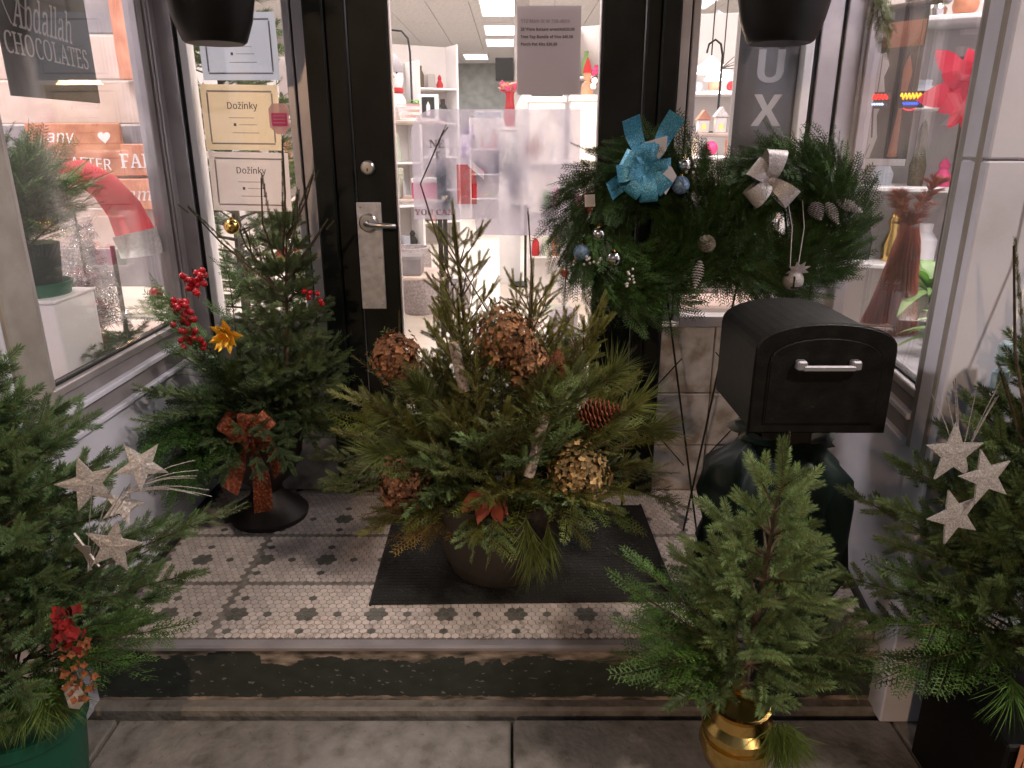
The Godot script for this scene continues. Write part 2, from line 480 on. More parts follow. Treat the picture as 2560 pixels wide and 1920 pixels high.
func leafy(kind: String, variant: int) -> ArrayMesh:
	# one sprig along +y; vertex colours are the needles' own greens
	var key := kind + str(variant)
	if leaf_mesh.has(key): return leaf_mesh[key]
	var v := PackedVector3Array()
	var c := PackedColorArray()
	var g := RandomNumberGenerator.new()
	g.seed = hash(key)
	var bark := Color(.09, .065, .04)
	match kind:
		"spruce", "sparse":
			var l := 0.066 if kind == "spruce" else 0.085
			var n := 180 if kind == "spruce" else 100
			stem(v, c, Vector3.ZERO, Vector3(0, l, 0), .0016, .0009, bark)
			for i in n:
				var t := float(i) / n
				var a := i * 2.39996 + g.randf() * 0.5
				var phi := lerpf(1.25, 0.4, pow(t, 3.0)) if kind == "spruce" else lerpf(0.75, 0.3, t)
				phi += g.randf_range(-.15, .15)
				var r := Vector3(cos(a), 0, sin(a))
				var d := (r * sin(phi) + Vector3.UP * cos(phi)).normalized()
				var len_ := g.randf_range(.0115, .0165) if kind == "spruce" else g.randf_range(.010, .0145)
				var k := g.randf_range(0.75, 1.25)
				needle(v, c, Vector3(0, t * l, 0) + r * .001, d, len_, .001, d.cross(r.cross(Vector3.UP) + d * 0.3).normalized(), Color(.095, .145, .066) * k)
		"fir":
			var l := 0.11
			stem(v, c, Vector3.ZERO, Vector3(0, l, 0), .0018, .001, bark)
			for i in 110:
				var t := float(i) / 110
				var a := (0.0 if i % 2 else PI) + g.randfn(0, 0.45)
				var r := Vector3(cos(a), 0, sin(a))
				var phi := lerpf(1.1, 0.5, t * t) + g.randf_range(-.15, .15)
				var d := (r * sin(phi) + Vector3.UP * cos(phi)).normalized()
				var k := g.randf_range(0.75, 1.25)
				needle(v, c, Vector3(0, t * l, 0), d, g.randf_range(.017, .024), .0012, d.cross(Vector3(0, 0, 1)).normalized().slerp(Vector3(0, 0, 1), g.randf() * 0.5), Color(.075, .112, .044) * k)
		"pine":
			stem(v, c, Vector3.ZERO, Vector3(0, .05, 0), .003, .002, bark)
			for i in 95:
				var a := g.randf() * TAU
				var r := Vector3(cos(a), 0, sin(a))
				var phi := absf(g.randfn(0.0, 0.42)) + 0.08
				var d := (r * sin(phi) + Vector3.UP * cos(phi)).normalized()
				var o := Vector3(0, g.randf() * .05, 0)
				var len_ := g.randf_range(.085, .13)
				var side := d.cross(r.cross(Vector3.UP)).normalized()
				if side.length() < 0.1: side = Vector3.RIGHT
				var k := g.randf_range(0.7, 1.3)
				var c0 := Color(.115, .14, .04) * k
				var m := o + d * len_ * 0.5 + r * .004
				var e := o + d * len_ + r * .012
				var w := .0008
				v.append_array(PackedVector3Array([o - side * w, m + side * w, o + side * w, o - side * w, m - side * w, m + side * w, m - side * w, e, m + side * w]))
				for j in 9: c.append(c0)
		"cedar":
			var l := 0.14
			for i in 22:
				var t := (i + 1) / 23.0
				var s := 1.0 if i % 2 else -1.0
				var o := Vector3(0.006 * sin(t * 3.0), t * l, 0.012 * t * t)
				var bl := lerpf(.058, .016, t) * g.randf_range(.75, 1.1)
				var d := Vector3(s * 0.75, 0.62, g.randf_range(-.2, .2)).normalized()
				var k := g.randf_range(0.75, 1.3)
				var c0 := Color(.06, .105, .026) * k
				var nz := Vector3(g.randf_range(-.3, .3), g.randf_range(-.3, .3), 1).normalized()
				needle(v, c, o, d, bl, .0018, d.cross(nz).normalized(), c0)
				var m := int(bl / .006)
				for j in m:
					var u := (j + 0.5) / m
					var ss := 1.0 if j % 2 else -1.0
					var d2 := d.rotated(Vector3(0, 0, 1), ss * 0.75)
					needle(v, c, o + d * bl * u, d2, bl * lerpf(.42, .16, u) * g.randf_range(.7, 1.2), .0016, d2.cross(nz).normalized(), c0)
			stem(v, c, Vector3.ZERO, Vector3(.005, l, .012), .0014, .0008, Color(.06, .06, .025))
		"tinsel":
			stem(v, c, Vector3.ZERO, Vector3(0, .1, 0), .0012, .0012, Color(.3, .3, .3))
			for i in 120:
				var a := g.randf() * TAU
				var d := Vector3(cos(a), g.randf_range(-.3, .6), sin(a)).normalized()
				var k := g.randf_range(.4, 1.0)
				needle(v, c, Vector3(0, i * .1 / 120, 0), d, g.randf_range(.014, .024), .0011, d.cross(Vector3(g.randf(), g.randf(), g.randf())).normalized(), Color(.85, .82, .83) * k)
		"straw":
			for i in 60:
				var a := g.randf() * TAU
				var d := Vector3(cos(a) * .22, 1.0, sin(a) * .22).normalized()
				var k := g.randf_range(.6, 1.3)
				needle(v, c, Vector3(g.randf_range(-.006, .006), g.randf() * .03, g.randf_range(-.006, .006)), d, g.randf_range(.05, .09), .0013, d.cross(Vector3(g.randf(), .2, g.randf())).normalized(), Color(.34, .085, .05) * k)
		"floret":
			for i in 4:
				var a := TAU * i / 4 + g.randf() * .4
				var d := Vector3(cos(a), 0.35, sin(a)).normalized()
				var s := Vector3(-sin(a), 0, cos(a))
				var k := g.randf_range(.7, 1.2)
				needle(v, c, Vector3.ZERO, d, .017, .0075, (s + Vector3.UP * g.randf_range(-.4, .4)).normalized(), Color(.85, .85, .85) * k)
	var arr := []
	arr.resize(Mesh.ARRAY_MAX)
	arr[Mesh.ARRAY_VERTEX] = v
	arr[Mesh.ARRAY_COLOR] = c
	var m := ArrayMesh.new()
	m.add_surface_from_arrays(Mesh.PRIMITIVE_TRIANGLES, arr)
	leaf_mesh[key] = m
	return m

class Green:
	var sets := {}
	var wood := []
	var g := RandomNumberGenerator.new()
	func put(kind: String, t: Transform3D, tint: Color) -> void:
		if not sets.has(kind): sets[kind] = []
		var k := g.randf_range(0.62, 1.42)
		sets[kind].append([t, Color(tint.r * k, tint.g * k, tint.b * k)])

func grow(q: Green, kind: String, o: Vector3, d: Vector3, length: float, droop := 0.0, tint := Color.WHITE, size := 1.0, density := 1.0, bare := 0.0) -> void:
	# a branch from o towards d, with sprigs to its sides, above and at its tip; bare: the share at its foot without sprigs
	var g := q.g
	var step := (0.032 if kind != "spruce" else 0.030) * size / density
	var n := maxi(1, int(length / step))
	var p := o
	var dir := d.normalized()
	var pts := [o]
	for i in n:
		var t := float(i) / n
		dir = (dir + Vector3(g.randf_range(-.06, .06), -droop / n + g.randf_range(-.04, .04), g.randf_range(-.06, .06))).normalized()
		p += dir * step
		pts.append(p)
		if t < bare: continue
		var side := dir.cross(Vector3.UP)
		if side.length() < 0.25: side = dir.cross(Vector3(cos(i * 2.4), 0, sin(i * 2.4)))
		side = side.normalized()
		var up := side.cross(dir)
		var sc := size * lerpf(1.05, 0.6, t) * g.randf_range(.8, 1.15)
		if kind == "cedar":
			var fd := (dir * 0.9 + side * (0.7 if i % 2 else -0.7) + up * g.randf_range(-.2, .35) + Vector3.DOWN * 0.2).normalized()
			q.put(kind, Transform3D((along(fd, g.randf_range(-.7, .7))).scaled(Vector3.ONE * sc), p), tint)
			continue
		if kind == "pine":
			if i % 2 == 0 or i == n - 1:
				q.put(kind, Transform3D(along((dir + side * g.randf_range(-.4, .4) + up * g.randf_range(-.2, .3)).normalized(), g.randf() * TAU).scaled(Vector3.ONE * sc), p), tint)
			continue
		for s in [-1.0, 1.0]:
			var sd: Vector3 = (dir * g.randf_range(.7, 1.0) + side * s * g.randf_range(.6, .95) + up * g.randf_range(-.15, .45)).normalized()
			if kind == "spruce":
				var be := i * 1.9 + (PI if s > 0.0 else 0.0) + g.randf_range(-.5, .5)
				sd = (dir * g.randf_range(.6, .9) + side * cos(be) * .85 + up * (sin(be) * .6 + .15)).normalized()
			q.put(kind, Transform3D(along(sd, g.randf() * TAU if kind != "fir" else 0.0).scaled(Vector3.ONE * sc), p), tint)
		if i % 2 == 0 and kind != "spruce":
			q.put(kind, Transform3D(along((dir + up * g.randf_range(.2, .7)).normalized(), g.randf() * TAU if kind != "fir" else 0.0).scaled(Vector3.ONE * sc * .9), p), tint)
	q.put(kind, Transform3D(along(dir, g.randf() * TAU).scaled(Vector3.ONE * size * g.randf_range(.8, 1.0)), p - dir * 0.01), tint)
	q.wood.append([pts, .0035 * size, .0013 * size])

const GREEN_NAMES := {"spruce": "spruce_needles", "sparse": "shoot_needles", "fir": "fir_needles", "pine": "pine_needles", "cedar": "cedar_fronds", "tinsel": "tinsel_branches", "straw": "straw_fibres", "floret": "florets"}

func green_done(q: Green, p: Node, m: Material = null, wood_mat: Material = null) -> void:
	for kind in q.sets:
		for variant in 2:
			var list := []
			for i in q.sets[kind].size():
				if i % 2 == variant: list.append(q.sets[kind][i])
			if list.is_empty(): continue
			var mm := MultiMesh.new()
			mm.transform_format = MultiMesh.TRANSFORM_3D
			mm.use_colors = true
			mm.mesh = leafy(kind, variant)
			mm.instance_count = list.size()
			for i in list.size():
				mm.set_instance_transform(i, list[i][0])
				mm.set_instance_color(i, list[i][1])
			var o := MultiMeshInstance3D.new()
			o.name = GREEN_NAMES[kind]
			o.multimesh = mm
			o.material_override = m if m else M.leaf
			o.set_meta("kind", "stuff")
			p.add_child(o, true)
	if q.wood.size():
		var st := SurfaceTool.new()
		st.begin(Mesh.PRIMITIVE_TRIANGLES)
		for w in q.wood: tube_into(st, w[0], w[1], w[2], 5)
		st.generate_normals()
		part(p, "branches", st.commit(), wood_mat if wood_mat else M.wood_twig)

func green(s: int) -> Green:
	var q := Green.new()
	q.g.seed = s
	return q

func spruce_tree(q: Green, foot: Vector3, h: float, r: float, tint: Color, whorls := 12, size := 1.0, lean := Vector3.ZERO, low := -0.05, dens := 1.0) -> void:
	var g := q.g
	var top := foot + Vector3(0, h, 0) + lean
	q.wood.append([[foot, foot.lerp(top, 0.5), top], .011, .002])
	for w in whorls:
		var t := (w + 0.3) / whorls
		var n := int((13 if t < 0.5 else 10 if t < .8 else 6) * dens)
		for k in n:
			var a := TAU * (k + g.randf_range(-.25, .25)) / n + w * 1.3
			var len_ := r * pow(1.0 - t, 0.85) * g.randf_range(.6, 1.3) + 0.04
			var el := lerpf(low, 0.95, t) + g.randf_range(-.15, .15)
			if low > 0.0 and t < 0.42 and sin(a) > -.1:
				len_ *= 0.66
				el += 0.22
			grow(q, "spruce", foot.lerp(top, t), Vector3(cos(a) * cos(el), sin(el), sin(a) * cos(el)), len_, 0.12, tint, size, 1.0, 0.15)
	for k in 3: q.put("spruce", Transform3D(along(Vector3(g.randf_range(-.2, .2), 1, g.randf_range(-.2, .2))).scaled(Vector3.ONE * size), top - Vector3(0, .03 * k, 0)), tint)

# ---------------------------------------------------------------- decorations
func bow(p: Node, n: String, at: Vector3, loops: Array, tails: Array, w: float, m: Material, back: Material = null) -> Node3D:
	# loops: [angle, length]; tails: [angle, length, droop]; the bow faces +z
	var o := Node3D.new()
	o.name = n
	o.position = at
	p.add_child(o, true)
	for l in loops:
		var d := Vector3(cos(l[0]), sin(l[0]), 0.25).normalized()
		var pd := Vector3(-sin(l[0]), cos(l[0]), 0)
		var pts := []
		var wd := []
		for i in 15:
			var t := i / 14.0
			var a := t * TAU
			pts.append(d * l[1] * (1.0 - cos(a)) / 2.0 + Vector3(0, 0, 1) * (sin(a) * l[1] * 0.33 + 0.012))
			wd.append((pd * lerpf(.35, 1.0, sin(t * PI)) + Vector3(0, 0, .15 * sin(a))) * w * 0.5)
		part(o, "loop", strip(pts, wd), m)
	for l in tails:
		var d := Vector3(cos(l[0]), sin(l[0]), 0.1).normalized()
		var pd := Vector3(-sin(l[0]), cos(l[0]), 0.25)
		var pts := []
		var wd := []
		for i in 11:
			var t := i / 10.0
			pts.append(d * l[1] * t + Vector3(0, -l[2] * t * t, 0.02 + 0.018 * sin(t * 7.0)))
			wd.append(pd.rotated(d, 0.35 * sin(t * 5.0)) * w * lerpf(.2, .5, minf(1.0, t * 3.0)))
		part(o, "tail", strip(pts, wd), back if back and l.size() > 3 else m)
	part(o, "knot", ball(w * .28, 10), m, Vector3(0, 0, .02))
	return o

func pinecone(p: Node, n: String, at: Vector3, d: Vector3, l: float, r: float, m: Material) -> MeshInstance3D:
	var st := SurfaceTool.new()
	st.begin(Mesh.PRIMITIVE_TRIANGLES)
	st.set_smooth_group(-1)
	var rows := 11
	for i in rows:
		var t := (i + 0.5) / rows
		var rr := r * sin(PI * pow(t, 0.7) * 0.93 + 0.12)
		var cnt := 9
		for k in cnt:
			var a := TAU * (k + (i % 2) * 0.5) / cnt + i * .1
			var e := Vector3(cos(a), 0, sin(a))
			var s := Vector3(-sin(a), 0, cos(a)) * rr * .38
			var y := t * l
			var b := e * rr * .35 + Vector3(0, y - l * .02, 0)
			var tip := e * rr * 1.05 + Vector3(0, y + l * .06, 0)
			var mid := e * rr * .85 + Vector3(0, y + l * .015, 0)
			var low := tip + Vector3(0, -l * .03, 0) + e * rr * .04
			for v in [b, mid + s, tip, b, tip, mid - s, mid + s, low, tip, mid - s, tip, low, b, low, mid + s, b, mid - s, low]: st.add_vertex(v)
	st.generate_normals()
	return part(p, n, st.commit(), m, at, along(d))

func star_poly(r: float, k := 0.42) -> PackedVector2Array:
	var p := PackedVector2Array()
	for i in 10:
		var a := TAU * i / 10 + PI / 2
		var rr := r if i % 2 == 0 else r * k
		p.append(Vector2(cos(a), sin(a)) * rr)
	return p

func star(p: Node, at: Vector3, r: float, turn: Vector3) -> void:
	if not cache.has("star"): cache["star"] = prism(star_poly(0.05), .004, 0.0, .0025)
	part(p, "glitter_star", cache["star"], M.glitter, at, Basis.from_euler(turn).scaled(Vector3.ONE * r / 0.05))

func bristles(p: Node, at: Vector3, d: Vector3, n: int, l: float, seed_: int) -> void:
	var g := RandomNumberGenerator.new()
	g.seed = seed_
	for i in n:
		var e := (d + Vector3(g.randf_range(-.28, .28), g.randf_range(-.25, .25), g.randf_range(-.2, .2))).normalized() * l * g.randf_range(.75, 1.1)
		part(p, "spray_stem", tube(arc(at, at + e + Vector3(0, -.02, 0), Vector3(0, .012, 0), 6), .0011, .0008, 5), M.glitter)

func hydrangea(p: Node, at: Vector3, r: float, tint: Color, seed_: int) -> void:
	var q := green(seed_)
	var nz := noise(seed_, 9.0, 2)
	for i in 420:
		var y := 1.0 - 2.0 * (i + .5) / 420
		var a := i * 2.39996
		var n := Vector3(cos(a) * sqrt(1 - y * y), y, sin(a) * sqrt(1 - y * y))
		q.put("floret", Transform3D(along((n + Vector3(q.g.randf_range(-.4, .4), q.g.randf_range(-.4, .4), q.g.randf_range(-.4, .4))).normalized(), q.g.randf() * TAU).scaled(Vector3.ONE * q.g.randf_range(.45, .85)), at + n * r * q.g.randf_range(.72, 1.08) * (1.0 + .55 * nz.get_noise_3dv(n * .12))), tint * q.g.randf_range(.55, 1.35))
	var o := Node3D.new()
	o.name = "hydrangea_head"
	p.add_child(o, true)
	green_done(q, o, M.hydrangea)

func bauble(p: Node, at: Vector3, r: float, m: Material) -> void:
	var b := part(p, "bauble", ball(r), m, at)
	part(b, "cap", lathe([[0, -.006], [r * .25, -.006], [r * .25, .004], [r * .1, .006], [0, .006]], 12), M.gold, Vector3(0, r, 0))

func berries(p: Node, n: String, at: Vector3, count: int, spread: Vector3, r: float, m: Material, seed_: int) -> void:
	var g := RandomNumberGenerator.new()
	g.seed = seed_
	var o := Node3D.new()
	o.name = n
	o.position = at
	p.add_child(o, true)
	for i in count:
		part(o, "berry", ball(r, 12), m, Vector3(g.randf_range(-1, 1) * spread.x, g.randf_range(-1, 1) * spread.y, g.randf_range(-1, 1) * spread.z))
	part(o, "stalk", tube([Vector3(0, -spread.y * 1.6, -.02), Vector3(0, 0, -.01), Vector3(0, spread.y, 0)], .002, .0015, 5), M.wood_twig)

# ---------------------------------------------------------------- the setting
func build_ground() -> void:
	var g := setting("ground")
	part(g, "earth", cbox(Vector3(240, .2, 240), 0), M.asphalt, Vector3(0, -.52, 60))
	var road := setting("road")
	part(road, "asphalt_sheet", cbox(Vector3(80, .1, 9), 0), M.asphalt, Vector3(0, -.395, 9.0))
	var s := setting("sidewalk")
	box(s, "bed", Vector3(-8, -.40, .965), Vector3(8, -.222, 4.4), M.conc_dark)
	var xs := [-8.0, -5.6, -3.2, -1.075, 0.0, 1.035, 3.2, 5.6, 8.0]
	var zs := [0.985, 2.3, 3.4, 4.3]
	for i in xs.size() - 1:
		for j in zs.size() - 1:
			box(s, "paving_slab", Vector3(xs[i] + .004, -.30, zs[j] + .004), Vector3(xs[i + 1] - .004, -.2 + .0012 * ((i * 7 + j * 3) % 3), zs[j + 1] - .004), M.conc, .005)
	box(s, "kerb", Vector3(-8, -.40, 4.405), Vector3(8, -.205, 4.56), M.conc_dark, .02)

func build_step() -> void:
	var f := setting("alcove_floor")
	# core of the step, its painted riser and the worn concrete lips
	box(f, "slab_core", Vector3(-1.3, -.32, -.12), Vector3(1.3, -.004, .925), M.mortar, 0)
	var im := Image.create(1536, 160, false, Image.FORMAT_RGB8)
	var n1 := noise(51, 0.006, 4)
	var n2 := noise(52, 0.05, 4)
	var n3 := noise(53, 0.02, 5)
	var rng := RandomNumberGenerator.new()
	rng.seed = 9
	for y in 160:
		for x in 1536:
			var v := y / 160.0
			var edge := 0.2 + 0.24 * n1.get_noise_1d(x) + 0.05 * n2.get_noise_2d(x, y) + (0.16 if x > 690 and x < 800 else 0.0) * (0.5 + n2.get_noise_1d(x * .4))
			if x < 360: edge -= 0.12
			var foot := 0.93 + 0.05 * n1.get_noise_1d(x + 900.0) + 0.02 * n2.get_noise_2d(x, y + 300)
			var k := 0.85 + 0.3 * n3.get_noise_2d(x, y) + rng.randf_range(-.08, .08)
			var c := Color(.034, .042, .036) * k
			if v < edge or v > foot:
				var w := clampf(0.5 + 1.1 * n3.get_noise_2d(x * .8 + 500, y * 1.5), 0, 1)
				c = Color(.07, .06, .045).lerp(Color(.42, .34, .28), w) * k
			elif n2.get_noise_2d(x * .9, y * .9 + 99) > 0.5: c = Color(.16, .16, .15)
			c.a = 1
			im.set_pixel(x, y, c.linear_to_srgb())
	var rm := mat(Color.WHITE, 0.7)
	rm.albedo_texture = ImageTexture.create_from_image(im)
	var q := QuadMesh.new()
	q.size = Vector2(2.6, .168)
	part(f, "riser", q, rm, Vector3(0, -.104, .9275))
	box(f, "nosing", Vector3(-1.3, -.020, .904), Vector3(1.02, 0.0, .94), M.grey_board, .006)
	box(f, "toe_strip", Vector3(-1.3, -.26, .92), Vector3(1.02, -.188, .962), M.conc, .008)
	box(f, "mortar_bed", Vector3(-1.2, -.0039, -.1), Vector3(1.2, -.0016, .9035), M.grout, 0)
	# hexagon mosaic
	var p := 0.0225
	var hexm := CylinderMesh.new()
	hexm.radial_segments = 6
	hexm.rings = 1
	hexm.height = .006
	hexm.bottom_radius = (p - .0013) / 2.0 / cos(PI / 6)
	hexm.top_radius = hexm.bottom_radius - .0007
	var tones := []
	var g := RandomNumberGenerator.new()
	g.seed = 4
	for i in 6:
		var k := g.randf_range(.82, 1.08)
		tones.append(tile_mat(Color(.62 * k, .535 * k, .49 * k), 60 + i))
	var darks := [tile_mat(Color(.12, .118, .102), 70), tile_mat(Color(.155, .148, .128), 71)]
	var rows := int(0.99 / (p * .866))
	var all := []
	for r in rows:
		var z := 0.9035 - p * .5 - r * p * .866
		for i in range(-52, 52):
			var x := i * p + (p * .5 if r % 2 else 0.0)
			if x < -1.135 or x > 1.12: continue
			if absf(z - .352) < .011 or absf(z - .644) < .011 or absf(x + .84) < .011 or absf(x - .6) < .011: continue
			var dark := false
			# flower rosettes of seven hexagons in the borders and single dark hexagons between them
			for fr in [5, 20, 34]:
				var off := p * .5 if fr % 2 else 0.0
				var cz: float = 0.9035 - p * .5 - fr * p * .866
				var cx := roundf((x - off) / (9 * p)) * 9 * p + off
				if Vector2(x - cx, z - cz).length() < p * 1.1: dark = true
				if fr == r and absf(absf(x - cx) - 4 * p) < p * .3 and x > cx: dark = true
				for fs in [-4, 4]:
					if r == fr + fs and absf(x - cx) < p * .3: dark = true
			all.append([x, z, dark])
	var single := 0
	var rest := []
	for a in all:
		var x: float = a[0]
		var z: float = a[1]
		var jy := g.randf_range(-.0006, .0004)
		var b := rot(g.randf_range(-.012, .012), g.randf_range(-.05, .05), g.randf_range(-.012, .012))
		var m: Material = darks[g.randi() % 2] if a[2] else tones[g.randi() % 6]
		if single < 296 and x > -1.0 and x < .47:
			part(f, "tile", hexm, m, Vector3(x, -.003 + jy, z), b)
			single += 1
		else:
			rest.append([Transform3D(b, Vector3(x, -.003 + jy, z)), a[2]])
	for dk in [false, true]:
		var list := rest.filter(func(e): return e[1] == dk)
		var mm := MultiMesh.new()
		mm.transform_format = MultiMesh.TRANSFORM_3D
		mm.use_colors = true
		mm.mesh = hexm
		mm.instance_count = list.size()
		for i in list.size():
			mm.set_instance_transform(i, list[i][0])
			var k := g.randf_range(.82, 1.08)
			mm.set_instance_color(i, Color(.135 * k, .13 * k, .112 * k) if dk else Color(.62 * k, .535 * k, .49 * k))
		var o := MultiMeshInstance3D.new()
		o.name = "tile_field"
		o.multimesh = mm
		o.material_override = M.tile
		o.set_meta("kind", "stuff")
		f.add_child(o, true)

func tile_mat(c: Color, s: int) -> StandardMaterial3D:
	return tri(mat(Color.WHITE, 0.5), ramp_tex(s, 0.05, [[0.15, lin(c.r * .62, c.g * .6, c.b * .56)], [0.45, lin(c.r, c.g, c.b)], [0.9, lin(c.r * 1.12, c.g * 1.12, c.b * 1.12)]], 64, 4, 0.05), 7.0)

class Flank:
	var b: Vector3
	var t: Vector3
	var m: Vector3
	var turn: float
	func at(u: float, v: float, y: float) -> Vector3:
		return b + t * u + m * v + Vector3(0, y, 0)

func sbox(p: Node, s: Flank, n: String, u0: float, u1: float, v0: float, v1: float, y0: float, y1: float, m: Material, bevel := .003) -> MeshInstance3D:
	return part(p, n, cbox(Vector3(v1 - v0, y1 - y0, u1 - u0), bevel), m, s.at((u0 + u1) / 2, (v0 + v1) / 2, (y0 + y1) / 2), rot(0, s.turn, 0))

func left_side() -> Flank:
	var s := Flank.new()
	s.b = Vector3(-1.15, 0, 0)
	s.t = Vector3(0, 0, 1)
	s.m = Vector3(-1, 0, 0)
	s.turn = 0.0
	return s

func right_side() -> Flank:
	var s := Flank.new()
	s.b = Vector3(1.14, 0, 0)
	s.t = Vector3(-.14, 0, .99).normalized()
	s.m = Vector3(.99, 0, .14).normalized()
	s.turn = atan2(s.t.x, s.t.z)
	return s

func build_front() -> void:
	var o := thing("shop_entrance", "recessed shop entrance with aluminium framed windows and black door", "shop entrance")
	for sd in [left_side(), right_side()]:
		var s: Flank = sd
		sbox(o, s, "bulkhead", -.06, .90, .0, .09, -.0, .555, M.white_panel, .004)
		sbox(o, s, "base_strip", .0, .885, -.012, -.001, .0005, .03, M.gasket, .002)
		sbox(o, s, "sill", .0, .868, -.016, .09, .5555, .572, M.white_panel, .003)
		sbox(o, s, "sill", .0, .868, -.002, .09, .5725, .625, M.grey_board, .002)
		sbox(o, s, "sill", .0, .868, -.014, .09, .6255, .643, M.white_panel, .003)
		sbox(o, s, "sill", .0, .868, .004, .09, .6435, .682, M.grey_board, .002)
		var k := 0.5 if s.turn == 0.0 else 0.22
		sbox(o, s, "window_rail", .24 * k, .868, -.004, .04, .6825, .706, M.alu, .003)
		sbox(o, s, "gasket", .236 * k, .868, .012, .036, .7062, .713, M.gasket, .001)
		sbox(o, s, "pane", .236 * k, .872, .020, .026, .7132, 2.66, M.glass, 0)
		sbox(o, s, "mullion", .152 * k, .235 * k, .0, .04, .7065, 2.68, M.alu, .003)
		sbox(o, s, "gasket", .138 * k, .151 * k, .006, .04, .6, 2.68, M.gasket, .0005)
		sbox(o, s, "mullion", .112 * k, .137 * k, -.006, .04, .6, 2.68, M.alu, .002)
		sbox(o, s, "gasket", .094 * k, .111 * k, .004, .04, .6, 2.68, M.gasket, .0005)
		sbox(o, s, "corner_post", .012 * k, .093 * k, -.008, .05, .6, 2.68, M.alu, .004)
		sbox(o, s, "window_rail", .0, .868, -.004, .055, 2.6605, 2.75, M.alu, .003)
		sbox(o, s, "post", .8685, .988, -.006, .07, .556, 2.75, M.post, .005)
		sbox(o, s, "window_bead", .852, .868, -.002, .018, .7062, 2.66, M.alu, .003)
	# the facade to the street on both sides of the recess, and above it
	box(o, "facade_panel", Vector3(-4.4, 1.265, .90), Vector3(-1.157, 3.6, 1.0), M.white_panel, .004)
	box(o, "facade_panel", Vector3(-4.4, -.2, .90), Vector3(-1.157, 1.262, 1.0), M.white_panel, .004)
	box(o, "facade_panel", Vector3(.999, 1.265, .90), Vector3(4.4, 3.6, 1.0), M.white_panel, .004)
	box(o, "facade_panel", Vector3(.999, -.2, .90), Vector3(4.4, 1.262, 1.0), M.white_panel, .004)
	box(o, "header", Vector3(-1.156, 2.75, .90), Vector3(1.001, 3.6, 1.0), M.white_panel, .004)
	box(o, "soffit", Vector3(-1.25, 2.76, -.06), Vector3(1.25, 2.82, .899), M.plaster, .004)
	# wall of the door: sidelights, jambs and low panels
	for a in [[-1.16, -1.092, M.alu], [-1.0915, -1.077, M.gasket], [-1.0765, -1.052, M.white_gloss], [-.737, -.712, M.alu], [-.7115, -.705, M.gasket], [-.7045, -.667, M.alu]]:
		box(o, "mullion", Vector3(a[0], .6, -.05), Vector3(a[1], 2.75, .012 if a[2] != M.gasket else .002), a[2], .003)
	for a in [[.541, .574, M.alu], [.5745, .58, M.gasket], [.5805, .604, M.alu], [.948, .978, M.white_gloss], [.9785, .995, M.gasket], [.9955, 1.06, M.alu], [1.0605, 1.072, M.gasket], [1.0725, 1.135, M.alu]]:
		box(o, "mullion", Vector3(a[0], .68, -.05), Vector3(a[1], 2.75, .012 if a[2] != M.gasket else .002), a[2], .003)
	box(o, "pane", Vector3(-1.053, .69, -.028), Vector3(-.736, 2.7, -.022), M.glass, 0)
	box(o, "pane", Vector3(.603, .70, -.028), Vector3(.949, 2.7, -.022), M.glass, 0)
	box(o, "window_rail", Vector3(-1.052, .655, -.05), Vector3(-.737, .695, .014), M.alu, .003)
	box(o, "window_rail", Vector3(.604, .66, -.05), Vector3(.948, .70, .014), M.alu, .003)
	box(o, "jamb", Vector3(-.6665, 0, -.07), Vector3(-.60, 2.75, .03), M.door, .006)
	box(o, "jamb", Vector3(-.5995, 0, -.07), Vector3(-.534, 2.75, .018), M.door, .006)
	box(o, "jamb", Vector3(.431, 0, -.07), Vector3(.48, 2.75, .018), M.door, .006)
	box(o, "jamb", Vector3(.4805, 0, -.07), Vector3(.5405, 2.75, .03), M.door, .006)
	box(o, "header", Vector3(-.533, 2.16, -.07), Vector3(.43, 2.75, .02), M.door, .006)
	# stone panels below the sidelights, one by one
	for px in [[.542, .74], [.744, .94], [.944, 1.135]]:
		for py in [[.004, .19], [.194, .40], [.404, .6575]]:
			box(o, "stone_panel", Vector3(px[0], py[0], -.05), Vector3(px[1], py[1], .0 + .002 * fmod(px[0] * 10 + py[0] * 7, 1.0)), M.marble, .003)
	box(o, "stone_backing", Vector3(.541, .0, -.09), Vector3(1.14, .66, -.0505), M.mortar, 0)
	for px in [[-1.15, -.92], [-.916, -.668]]:
		for py in [[.004, .22], [.224, .44], [.444, .652]]:
			box(o, "stone_panel", Vector3(px[0], py[0], -.05), Vector3(px[1], py[1], .001), M.marble, .003)
	box(o, "stone_backing", Vector3(-1.15, .0, -.09), Vector3(-.668, .654, -.0505), M.mortar, 0)
	box(o, "threshold", Vector3(-.533, .0, -.07), Vector3(.43, .018, .05), M.steel, .004)
	# the door
	var d := Node3D.new()
	d.name = "entrance_door"
	o.add_child(d)
	box(d, "stile", Vector3(-.53, .022, -.03), Vector3(-.398, 2.15, .014), M.door, .005)
	box(d, "stile", Vector3(.29, .022, -.03), Vector3(.427, 2.15, .014), M.door, .005)
	box(d, "rail", Vector3(-.3975, .022, -.03), Vector3(.2895, .30, .014), M.door, .005)
	box(d, "rail", Vector3(-.3975, 2.0, -.03), Vector3(.2895, 2.15, .014), M.door, .005)
	for e in [[-.3975, -.392], [.2845, .2895]]:
		box(d, "glazing_bead", Vector3(e[0], .3005, -.026), Vector3(e[1], 1.9995, .010), M.alu, .002)
	box(d, "door_pane", Vector3(-.3915, .301, -.011), Vector3(.284, 1.9995, -.005), M.glass, 0)
	box(d, "lock_plate", Vector3(-.535 + .0, .728, .0145), Vector3(-.449, 1.10, .020), M.steel_plate, .004)
	for sx in [-.521, -.463]:
		for sy in [.745, .915, 1.085]: part(d, "screw", ball(.0035, 8), M.steel, Vector3(sx, sy, .0205))
